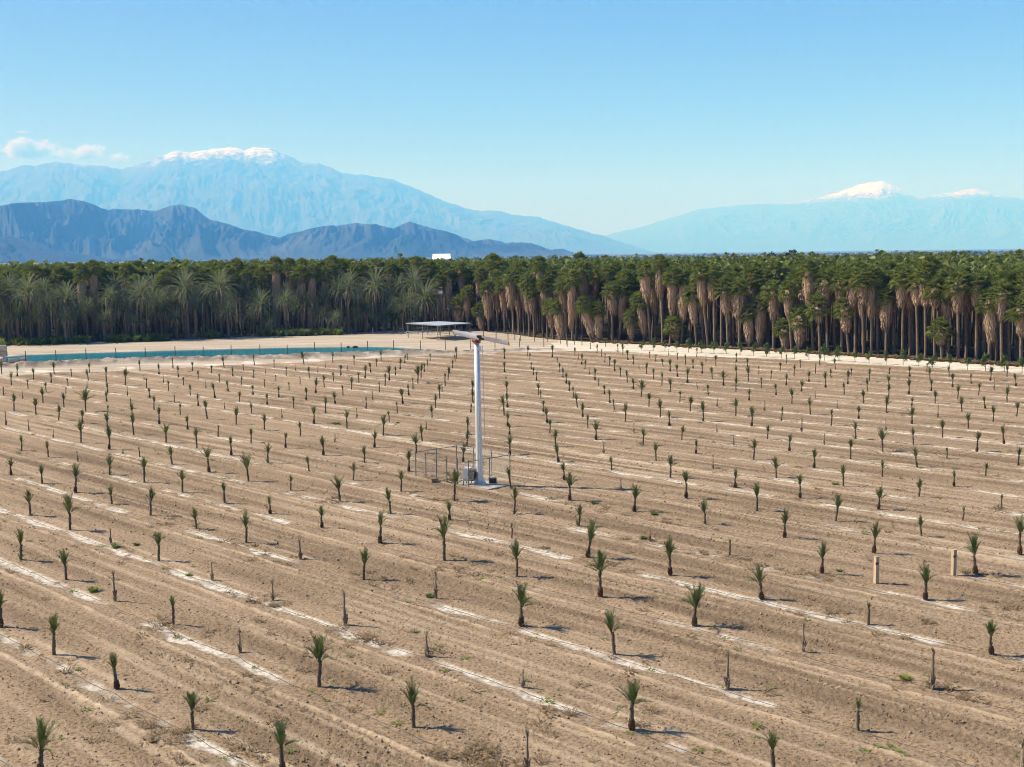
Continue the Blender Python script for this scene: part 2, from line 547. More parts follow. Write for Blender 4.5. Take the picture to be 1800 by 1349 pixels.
def build_terrain():
    nA, nR = 820, 930
    th = np.linspace(R(-31), R(31), nA)
    rr = 30.0 * (400.0 / 30.0) ** np.linspace(0, 1, nR)
    T, RR = np.meshgrid(th, rr)
    x, y = (RR * np.sin(T)).ravel(), (RR * np.cos(T)).ravel()
    t, r = T.ravel(), RR.ravel()
    ef, eg = np.interp(t, *FIELD_EDGE), np.interp(t, *GROVE_EDGE)
    ef = ef + 1.8 * fbm(x * 0.25, y * 0.25, 4, 81)
    eg = eg + 1.5 * fbm(x * 0.2, y * 0.2, 3, 83)
    zf, salt, ridge_c, rough, litter = field_height(x, y)
    zs, berm = sand_height(x, y)
    k = smooth(ef - 1.5, ef + 0.5, r)
    z = zf * (1 - k) + zs * k
    road = smooth(R(1.5), R(3.0), t)
    z = z + k * road * (0.03 * fbm(x * 0.5, y * 0.5, 3, 87))
    z = z + 0.05 * fbm(x * 0.8, y * 0.8, 3, 88) * smooth(eg, eg + 2, r)
    salt = salt * (1 - k) + k * 0.9 * smooth(0.05, 0.45, fbm(t * 60, r * 0.22, 3, 91)) * (1 - berm) * (1 - smooth(ef + 5, ef + 12, r))
    rough = rough * (1 - k) + k * berm * smooth(-0.45, 0.1, fbm(x * 1.1, y * 1.1, 3, 93))
    co = np.stack([x, y, z], 1)
    i = np.arange(nR - 1)[:, None] * nA + np.arange(nA - 1)[None]
    quads = np.stack([i, i + 1, i + nA + 1, i + nA], -1).reshape(-1, 4)
    fm = quads[:, 0]
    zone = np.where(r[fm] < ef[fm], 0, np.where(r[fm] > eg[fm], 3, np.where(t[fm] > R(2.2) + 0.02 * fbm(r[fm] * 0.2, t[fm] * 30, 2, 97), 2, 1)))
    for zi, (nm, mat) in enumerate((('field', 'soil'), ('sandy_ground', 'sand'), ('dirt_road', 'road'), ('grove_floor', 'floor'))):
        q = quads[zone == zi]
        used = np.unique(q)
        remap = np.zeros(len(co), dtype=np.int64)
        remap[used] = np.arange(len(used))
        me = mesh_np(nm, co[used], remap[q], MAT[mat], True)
        for an, arr in (('salt', salt), ('ridge', ridge_c), ('rough', rough), ('litter', litter)):
            a = me.attributes.new(an, 'FLOAT', 'POINT')
            a.data.foreach_set('value', np.clip(arr[used], 0, 1).astype(np.float32))
        structure(link(bpy.data.objects.new(nm, me)))


build_terrain()


def plain_z(r):
    return np.maximum(0, r - 900.0) * 0.0030 - 0.35


def build_plain():
    rr = np.concatenate([[2.0, 60, 200, 320, 500, 800], np.geomspace(900, 61000, 30)])
    th = np.linspace(-math.pi, math.pi, 181)
    T, RR = np.meshgrid(th, rr)
    far = np.clip(RR, 0, np.where(np.abs(T) < R(34), 61000, 2800))
    x, y, z = far * np.sin(T), far * np.cos(T), plain_z(far)
    nA = len(th)
    i = np.arange(len(rr) - 1)[:, None] * nA + np.arange(nA - 1)[None]
    quads = np.stack([i, i + 1, i + nA + 1, i + nA], -1).reshape(-1, 4)
    me = mesh_np('ground', np.stack([x.ravel(), y.ravel(), z.ravel()], 1), quads, MAT['plain'], True)
    structure(link(bpy.data.objects.new('ground', me)))


build_plain()


def build_water():
    a = np.linspace(POND_A0 - 0.006, POND_A1 + 0.006, 60)
    r0, r1 = np.interp(a, *CREST) + 0.2, np.interp(a, *POND_FAR) + 1.2
    r1 = np.maximum(r1, r0 + 0.5)
    co = []
    for t, p, q in zip(a, r0, r1):
        for s in np.linspace(0, 1, 6):
            d = p + (q - p) * s
            co.append((d * math.sin(t), d * math.cos(t), 0.18))
    i = np.arange(59)[:, None] * 6 + np.arange(5)[None]
    quads = np.stack([i, i + 6, i + 7, i + 1], -1).reshape(-1, 4)
    t = NT('pond_water')
    mp = t.n('ShaderNodeMapping')
    mp.inputs['Scale'].default_value = (0.5, 1.6, 1)
    t.l(t.pos(), mp.inputs['Vector'])
    f = t.noise(1.6, 4, 0.6, mp.outputs[0])
    t.bump(f, 0.2, 0.03)
    c = t.mix(t.ramp(t.noise(0.07, 3, 0.6, t.pos()), [(0.35, (0, 0, 0)), (0.65, (1, 1, 1))]), (0.02, 0.20, 0.27), (0.04, 0.28, 0.35))
    m = t.fin(c, 0.12, 0.35)
    structure(link(bpy.data.objects.new('pond_water', mesh_np('pond_water', co, quads, m, True))))


build_water()


def ground_z(x, y):
    x, y = np.array([float(x)]), np.array([float(y)])
    t, r = np.arctan2(x, y), np.hypot(x, y)
    if r[0] < np.interp(t[0], *FIELD_EDGE) - 0.5:
        return float(field_height(x, y)[0][0])
    return float(sand_height(x, y)[0][0])


# ------------------------------------------------------------------ mountains
def snow_rock(name, rock1, rock2, snow_z, spread, amount):
    t = NT(name)
    p = t.pos()
    c = t.mix(t.ramp(t.noise(0.0009, 6, 0.65, p), [(0.35, (0, 0, 0)), (0.65, (1, 1, 1))]), rock1, rock2)
    if snow_z:
        sx = t.n('ShaderNodeSeparateXYZ')
        t.l(p, sx.inputs[0])
        big = t.noise(0.0011, 3, 0.6, p)
        fine = t.noise(0.006, 8, 0.8, p)
        h = t.math('ADD', sx.outputs[2], t.math('MULTIPLY', t.math('SUBTRACT', big, 0.5), spread * 2.0))
        h = t.math('ADD', h, t.math('MULTIPLY', t.math('SUBTRACT', fine, 0.5), spread * 6.0))
        k = t.n('ShaderNodeMapRange')
        k.inputs[1].default_value, k.inputs[2].default_value = snow_z - 220, snow_z + 260
        t.l(h, k.inputs[0])
        c = t.mix(t.math('MULTIPLY', k.outputs[0], amount), c, (0.95, 0.95, 0.97))
    return t.fin(c, 0.95, 0.05)


def mountain(name, label, prof, dist, near, far, seed, mat, spur, amp, nA=760, nT=120):
    px = np.linspace(prof[0][0], prof[-1][0], nA)
    py = np.interp(px, [p[0] for p in prof], [p[1] for p in prof])
    s_k = 1.0 * 1800 / nA
    py = py + fbm(px / 11.0, px * 0 + seed, 4, seed) * 1.7
    az, el = [], []
    for a, b in zip(px, py):
        d = pix_ray(a, b)
        az.append(math.atan2(d[0], d[1]))
        el.append(d[2] / math.hypot(d[0], d[1]))
    az, el = np.array(az), np.array(el)
    base = plain_z(np.array(dist))
    hr = np.maximum(CAM_H + el * dist - base, 4.0)
    t = np.concatenate([np.linspace(0, 1, nT - 14), 1 + np.linspace(0.04, 1, 14)])
    A, T = np.meshgrid(np.arange(nA), t)
    azg, hg = az[A], hr[A]
    rad = np.where(T <= 1, dist - near * (1 - T), dist + far * (T - 1))
    x, y = rad * np.sin(azg), rad * np.cos(azg)
    arc = azg * dist
    warp = fbm(arc / (spur * 2.2), rad / (spur * 2.2), 4, seed + 3) * 0.8
    n1 = ridged(arc / spur + warp, rad / (spur * 2.6) + warp * 0.6, 6, seed + 5)
    n2 = ridged(arc / (spur * 0.30) + warp * 2, rad / (spur * 0.8), 5, seed + 9, 0.65)
    face = np.where(T <= 1, np.clip(T, 0, 1) ** 0.9, np.clip(2 - T, 0, 1))
    env = np.where(T <= 1, T * (1 - T) * 4, 0)
    smooth_h = np.convolve(np.pad(hr, 40, mode='edge'), np.hanning(81) / np.hanning(81).sum(), mode='valid')
    own = np.clip((T - 0.35) / 0.65, 0, 1) ** 1.5
    hh = smooth_h[A] * (1 - own) + hg * own
    z = base * np.clip(rad / dist, 0, 1) + hh * face + hh * amp * env * (n1 - 0.62) * 2.6 + hh * amp * 0.9 * env * (n2 - 0.6)
    # spurs never rise over the line of sight to the skyline
    lim = CAM_H + (hg + base - CAM_H) * rad / dist
    z = np.where(T < 1, np.minimum(z, lim - 0.002 * hg), z)
    i = np.arange(len(t) - 1)[:, None] * nA + np.arange(nA - 1)[None]
    quads = np.stack([i, i + 1, i + nA + 1, i + nA], -1).reshape(-1, 4)
    me = mesh_np(name, np.stack([x.ravel(), y.ravel(), z.ravel()], 1), quads, mat, True)
    o = structure(link(bpy.data.objects.new(name, me)))
    o['label'] = label
    return o


PROF_NEAR = [(-120, 372), (-40, 366), (0, 362), (20, 358), (60, 356), (100, 353), (125, 350), (150, 355), (190, 370), (205, 367), (240, 369), (275, 371), (300, 362), (320, 359), (345, 367), (370, 387),
             (400, 393), (420, 402), (460, 410), (490, 417), (515, 410), (540, 404), (560, 398), (600, 396), (630, 393), (660, 395), (690, 402), (720, 390), (745, 397), (790, 408), (830, 424),
             (860, 420), (890, 428), (920, 426), (950, 432), (968, 440), (990, 437), (1010, 445), (1040, 452), (1070, 456)]
PROF_LOW = [(-150, 410), (-60, 412), (0, 416), (20, 415), (60, 425), (100, 440), (150, 447), (200, 455), (240, 462)]
PROF_SNOW = [(-150, 318), (-60, 306), (0, 302), (20, 297), (40, 290), (60, 292), (100, 284), (120, 288), (150, 290), (180, 292), (215, 298), (250, 287), (280, 276), (310, 265), (335, 270), (350, 266),
             (400, 259), (420, 262), (430, 265), (445, 259), (480, 261), (500, 270), (530, 285), (560, 287), (575, 292), (600, 304), (640, 308), (690, 316), (720, 328), (760, 345), (800, 360),
             (830, 370), (880, 371), (900, 377), (950, 383), (980, 392), (1020, 405), (1060, 415), (1100, 428), (1140, 440), (1190, 452)]
PROF_FAR = [(1010, 440), (1050, 420), (1080, 410), (1130, 398), (1180, 383), (1230, 368), (1280, 362), (1340, 358), (1400, 357), (1430, 350), (1460, 342), (1490, 332), (1520, 322), (1550, 319),
            (1580, 330), (1610, 346), (1640, 345), (1670, 338), (1710, 332), (1740, 337), (1770, 345), (1800, 350), (1860, 352), (1950, 358)]
mountain('hills', 'bare rocky desert hills in front of the snowy range', PROF_NEAR, 12000, 3300, 2500, 3, snow_rock('desert_rock', (0.014, 0.018, 0.021), (0.075, 0.078, 0.080), 0, 0, 0), 800, 0.95)
mountain('hills', 'low dark rocky hill at the left edge', PROF_LOW, 9000, 1500, 1500, 11, snow_rock('dark_rock', (0.015, 0.015, 0.016), (0.032, 0.03, 0.028), 0, 0, 0), 600, 0.5, 200, 60)
mountain('mountains', 'long blue mountain range with three snow-capped domes', PROF_SNOW, 34000, 9000, 6000, 21, snow_rock('mountain_rock', (0.06, 0.06, 0.055), (0.12, 0.11, 0.10), 2860, 420, 0.95), 2600, 0.16)
mountain('mountains', 'faint far mountain with a broad snowy summit', PROF_FAR, 54000, 12000, 4000, 33, snow_rock('far_mountain_rock', (0.06, 0.06, 0.06), (0.10, 0.095, 0.085), 2500, 420, 0.95), 3600, 0.15)

# ------------------------------------------------------------------ air
def build_haze():
    t = NT('haze_air')
    t.t.nodes.remove(t.b)
    v = t.n('ShaderNodeVolumePrincipled')
    v.inputs['Color'].default_value = HAZE_COLOR
    v.inputs['Density'].default_value = HAZE_DENSITY
    v.inputs['Absorption Color'].default_value = (1, 1, 1, 1)
    v.inputs['Anisotropy'].default_value = 0.0
    t.l(v.outputs[0], t.out.inputs['Volume'])
    b = MB()
    x0, x1, y0, y1, z0, z1 = -36500, 36500, -4000, 62500, -3.0, HAZE_TOP
    b.box(((x0 + x1) / 2, (y0 + y1) / 2, (z0 + z1) / 2), (x1 - x0, y1 - y0, z1 - z0))
    structure(b.build('haze', t.m), 'stuff')


HAZE_COLOR, HAZE_DENSITY, HAZE_TOP = (0.115, 0.41, 1.0, 1), 9.6e-5, 3750.0
build_haze()


# ------------------------------------------------------------------ clouds over the snowy range, beyond the hazy air
def cloud(label, px, py, w, h, seed, dens):
    dist = 47000.0
    d = pix_ray(px, py)
    s = dist / d[1]
    mpp = s / F_PX
    t = NT('cloud_vapour')
    t.t.nodes.remove(t.b)
    v = t.n('ShaderNodeVolumePrincipled')
    v.inputs['Color'].default_value = (1, 1, 1, 1)
    tc = t.n('ShaderNodeTexCoord')
    n = t.n('ShaderNodeTexNoise', noise_dimensions='4D')
    n.inputs['W'].default_value = seed
    n.inputs['Scale'].default_value = 2.3
    n.inputs['Detail'].default_value = 5
    n.inputs['Roughness'].default_value = 0.62
    mp = t.n('ShaderNodeMapping')
    mp.inputs['Scale'].default_value = (1, 1, h / w)
    t.l(tc.outputs['Object'], mp.inputs['Vector'])
    t.l(mp.outputs[0], n.inputs['Vector'])
    ln = t.n('ShaderNodeVectorMath', operation='LENGTH')
    t.l(tc.outputs['Object'], ln.inputs[0])
    k = t.math('SUBTRACT', t.math('MULTIPLY_ADD', n.outputs['Fac'], 2.3, -0.55), ln.outputs['Value'])
    k = t.math('MAXIMUM', t.math('MULTIPLY', k, dens), 0.0)
    k = t.math('MINIMUM', k, dens * 0.35)
    t.l(k, v.inputs['Density'])
    t.l(v.outputs[0], t.out.inputs['Volume'])
    t.m.cycles.homogeneous_volume = False if hasattr(t.m.cycles, 'homogeneous_volume') else False
    bm = bmesh.new()
    bmesh.ops.create_icosphere(bm, subdivisions=3, radius=1.0)
    me = bpy.data.meshes.new('cloud')
    bm.to_mesh(me)
    bm.free()
    me.materials.append(t.m)
    o = link(bpy.data.objects.new('cloud', me))
    o.location = (d[0] * s, d[1] * s, max(CAM_H + d[2] * s, HAZE_TOP + h * mpp * 0.5 + 30))
    o.scale = (w * mpp * 0.62, w * mpp * 0.5, h * mpp * 0.5)
    tag(o, label, 'cloud', 'small clouds over the snowy range')


cloud('largest white puffy cloud above the left end of the snowy range', 52, 262, 120, 50, 1.3, 0.03)
cloud('middle small white cloud between two others above the range', 148, 268, 100, 36, 4.7, 0.025)
cloud('smallest faint cloud just left of the snowy domes', 208, 278, 50, 24, 8.1, 0.016)
cloud('tiny cloud wisp high above the large cloud', 40, 233, 36, 9, 11.1, 0.006)


# ------------------------------------------------------------------ plants: mesh builders
def frond(mb, base, az, tilt, length, droop, width, pairs, leaf_w, rs, fold=0.5, lean=0.5):
    """a feather leaf: arching rib with two ranks of narrow leaflets"""
    n = 7
    p, d_az, el = Vector(base), az, tilt
    pts = [p.copy()]
    for i in range(n):
        el2 = el - droop * (i / n) ** 1.3
        stepv = Vector((math.cos(d_az) * math.cos(el2), math.sin(d_az) * math.cos(el2), math.sin(el2)))
        p = p + stepv * (length / n)
        pts.append(p.copy())
        el = el2 if False else el
        el = tilt - droop * ((i + 1) / n) ** 1.2
    # rib
    for i in range(n):
        a, b = pts[i], pts[i + 1]
        s = Vector((-math.sin(d_az), math.cos(d_az), 0))
        w0, w1 = leaf_w * 0.6 * (1 - i / n) + 0.004, leaf_w * 0.6 * (1 - (i + 1) / n) + 0.003
        mb.add([a - s * w0, a + s * w0, b + s * w1, b - s * w1], [(0, 1, 2, 3)])
    for k in range(pairs):
        t = 0.18 + 0.82 * (k + 0.5) / pairs
        x = t * n
        i = min(int(x), n - 1)
        q = pts[i].lerp(pts[i + 1], x - i)
        fwd = (pts[i + 1] - pts[i]).normalized()
        side = Vector((-math.sin(d_az), math.cos(d_az), 0))
        upv = side.cross(fwd) * -1
        ll = width * (0.55 + 0.75 * math.sin(math.pi * min(1, 0.15 + t * 0.8))) * rs.uniform(0.8, 1.15)
        for sg in (-1, 1):
            dirv = (side * sg * (1 - lean * 0.5) + fwd * (lean + 0.5 * t) + upv * fold * rs.uniform(0.6, 1.3)).normalized()
            tip = q + dirv * ll + Vector((0, 0, -0.12 * ll))
            wv = fwd * leaf_w
            mb.add([q - wv * 0.5, q + wv * 0.5, tip], [(0, 1, 2)])


def young_crown(kind, seed):
    rs = random.Random(seed)
    mb = MB()
    if kind == 'n':
        nf, spread, L = rs.randint(9, 12), 0.23, 1.0
    elif kind == 'w':
        nf, spread, L = rs.randint(11, 14), 0.42, 1.05
    else:
        nf, spread, L = rs.randint(5, 7), 0.17, 0.75
    off = rs.uniform(0, 6.28)
    side_az, side_k = rs.uniform(0, 6.28), rs.uniform(0, 0.5)
    for i in range(nf):
        az = off + i * 2.399 + rs.uniform(-0.3, 0.3)
        s = (i + 0.7) / nf
        tilt = math.pi / 2 - spread * (0.2 + 1.3 * s * s + (1.2 if rs.random() < 0.16 else 0)) * rs.uniform(0.7, 1.3) * (1 + side_k * math.cos(az - side_az))
        ln = L * rs.uniform(0.75, 1.05) * (1.0 - 0.25 * s)
        frond(mb, (0.03 * math.cos(az), 0.03 * math.sin(az), -0.04 * s), az, tilt, ln, rs.uniform(0.15, 0.9) * (0.35 + 0.6 * s), 0.24 * L, 18, 0.036, rs, 0.5, 0.6)
    return mb


def young_trunk(seed, h=1.0, r0=0.085, r1=0.065):
    rs = random.Random(seed)
    mb = MB()
    lx, ly = rs.uniform(-0.05, 0.05), rs.uniform(-0.05, 0.05)
    pts, rad = [], []
    for i in range(9):
        t = i / 8
        pts.append((lx * t * t + 0.012 * rs.uniform(-1, 1), ly * t * t, -0.10 + (h + 0.10) * t))
        rad.append((r0 + (r1 - r0) * t ** 0.7) * rs.uniform(0.9, 1.1))
    mb.tube(pts, rad, 8)
    for i in range(26):                                   # old leaf bases
        t = rs.uniform(0.25, 0.98)
        a = rs.uniform(0, 6.283)
        rr = r0 + (r1 - r0) * t
        c = Vector((lx * t * t, ly * t * t, h * t))
        o = Vector((math.cos(a), math.sin(a), 0))
        s = Vector((-o.y, o.x, 0))
        mb.add([c + o * rr * 0.8 - s * 0.028, c + o * rr * 0.8 + s * 0.028, c + o * (rr + 0.035) + Vector((0, 0, 0.085)) + s * 0.012, c + o * (rr + 0.035) + Vector((0, 0, 0.085)) - s * 0.012,
                c + o * rr * 0.7 + Vector((0, 0, 0.08))], [(0, 1, 2, 3), (0, 3, 4), (1, 4, 2), (3, 2, 4)])
    return mb


def boots(seed):
    """shaggy swollen foot of old leaf bases"""
    rs = random.Random(seed)
    mb = MB()
    for i in range(34):
        a, t = i * 2.399, (i + 0.5) / 34
        o = Vector((math.cos(a), math.sin(a), 0))
        s = Vector((-o.y, o.x, 0))
        z = 0.0 + 0.30 * t
        r = 0.125 - 0.05 * t
        hh = rs.uniform(0.10, 0.17)
        mb.add([o * (r * 0.6) - s * 0.05 + Vector((0, 0, z - 0.06)), o * (r * 0.6) + s * 0.05 + Vector((0, 0, z - 0.06)), o * (r + 0.03) + s * 0.025 + Vector((0, 0, z + hh)),
                o * (r + 0.03) - s * 0.025 + Vector((0, 0, z + hh)), o * (r * 0.45) + Vector((0, 0, z + hh * 0.8))], [(0, 1, 2, 3), (0, 3, 4), (1, 4, 2), (3, 2, 4)])
    return mb


def sucker(seed, n=7, L=0.45):
    rs = random.Random(seed)
    mb = MB()
    for i in range(n):
        az = rs.uniform(0, 6.283)
        frond(mb, (0.004 * math.cos(az), 0.004 * math.sin(az), 0.02), az, rs.uniform(0.6, 1.25), L * rs.uniform(0.7, 1.1), rs.uniform(0.2, 0.7), 0.13, 8, 0.028, rs, 0.5, 0.9)
    return mb


def dry_tuft(seed):
    rs = random.Random(seed)
    mb = MB()
    for i in range(6):
        az = rs.uniform(0, 6.283)
        frond(mb, (0, 0, -0.02), az, rs.uniform(1.0, 1.5), rs.uniform(0.3, 0.6), rs.uniform(0.1, 0.9), 0.07, 8, 0.018, rs, 0.4, 1.1)
    return mb


def dead_stem(seed, kind):
    """leafless stem with cut stubs at its top"""
    rs = random.Random(seed)
    mb = MB()
    r0 = 0.060 if kind == 's' else 0.085
    pts, rad = [], []
    lx = rs.uniform(-0.05, 0.05)
    for i in range(8):
        t = i / 7
        pts.append((lx * t + 0.01 * rs.uniform(-1, 1), 0.01 * rs.uniform(-1, 1), -0.1 + 0.96 * t))
        rad.append((r0 * (1 - 0.55 * t)) * rs.uniform(0.9, 1.12))
    mb.tube(pts, rad, 7)
    for i in range(6):
        a = rs.uniform(0, 6.283)
        mb.tube([(lx + 0.02 * math.cos(a), 0.02 * math.sin(a), 0.80), (lx + 0.055 * math.cos(a), 0.055 * math.sin(a), rs.uniform(0.92, 1.0))], [0.022, 0.008], 4)
    for i in range(14):
        a, t = rs.uniform(0, 6.283), rs.uniform(0.0, 0.25)
        o = Vector((math.cos(a), math.sin(a), 0))
        s = Vector((-o.y, o.x, 0))
        mb.add([o * r0 * 0.8 - s * 0.04 + Vector((0, 0, t - 0.04)), o * r0 * 0.8 + s * 0.04 + Vector((0, 0, t - 0.04)), o * (r0 + 0.05) + Vector((0, 0, t + 0.12)), o * r0 * 0.5 + Vector((0, 0, t + 0.1))],
               [(0, 1, 2), (0, 2, 3), (1, 3, 2)])
    return mb


ORD = ['first', 'second', 'third', 'fourth', 'fifth', 'sixth', 'seventh', 'eighth', 'ninth', 'tenth', 'eleventh', 'twelfth', 'thirteenth', 'fourteenth', 'fifteenth', 'sixteenth', 'seventeenth',
       'eighteenth', 'nineteenth', 'twentieth'] + ['twenty-' + s for s in ('first', 'second', 'third', 'fourth', 'fifth', 'sixth', 'seventh', 'eighth', 'ninth')] + ['thirtieth'] + \
      ['thirty-' + s for s in ('first', 'second', 'third', 'fourth', 'fifth', 'sixth', 'seventh', 'eighth', 'ninth')] + ['fortieth'] + \
      ['forty-' + s for s in ('first', 'second', 'third', 'fourth', 'fifth', 'sixth', 'seventh', 'eighth', 'ninth')] + ['fiftieth']

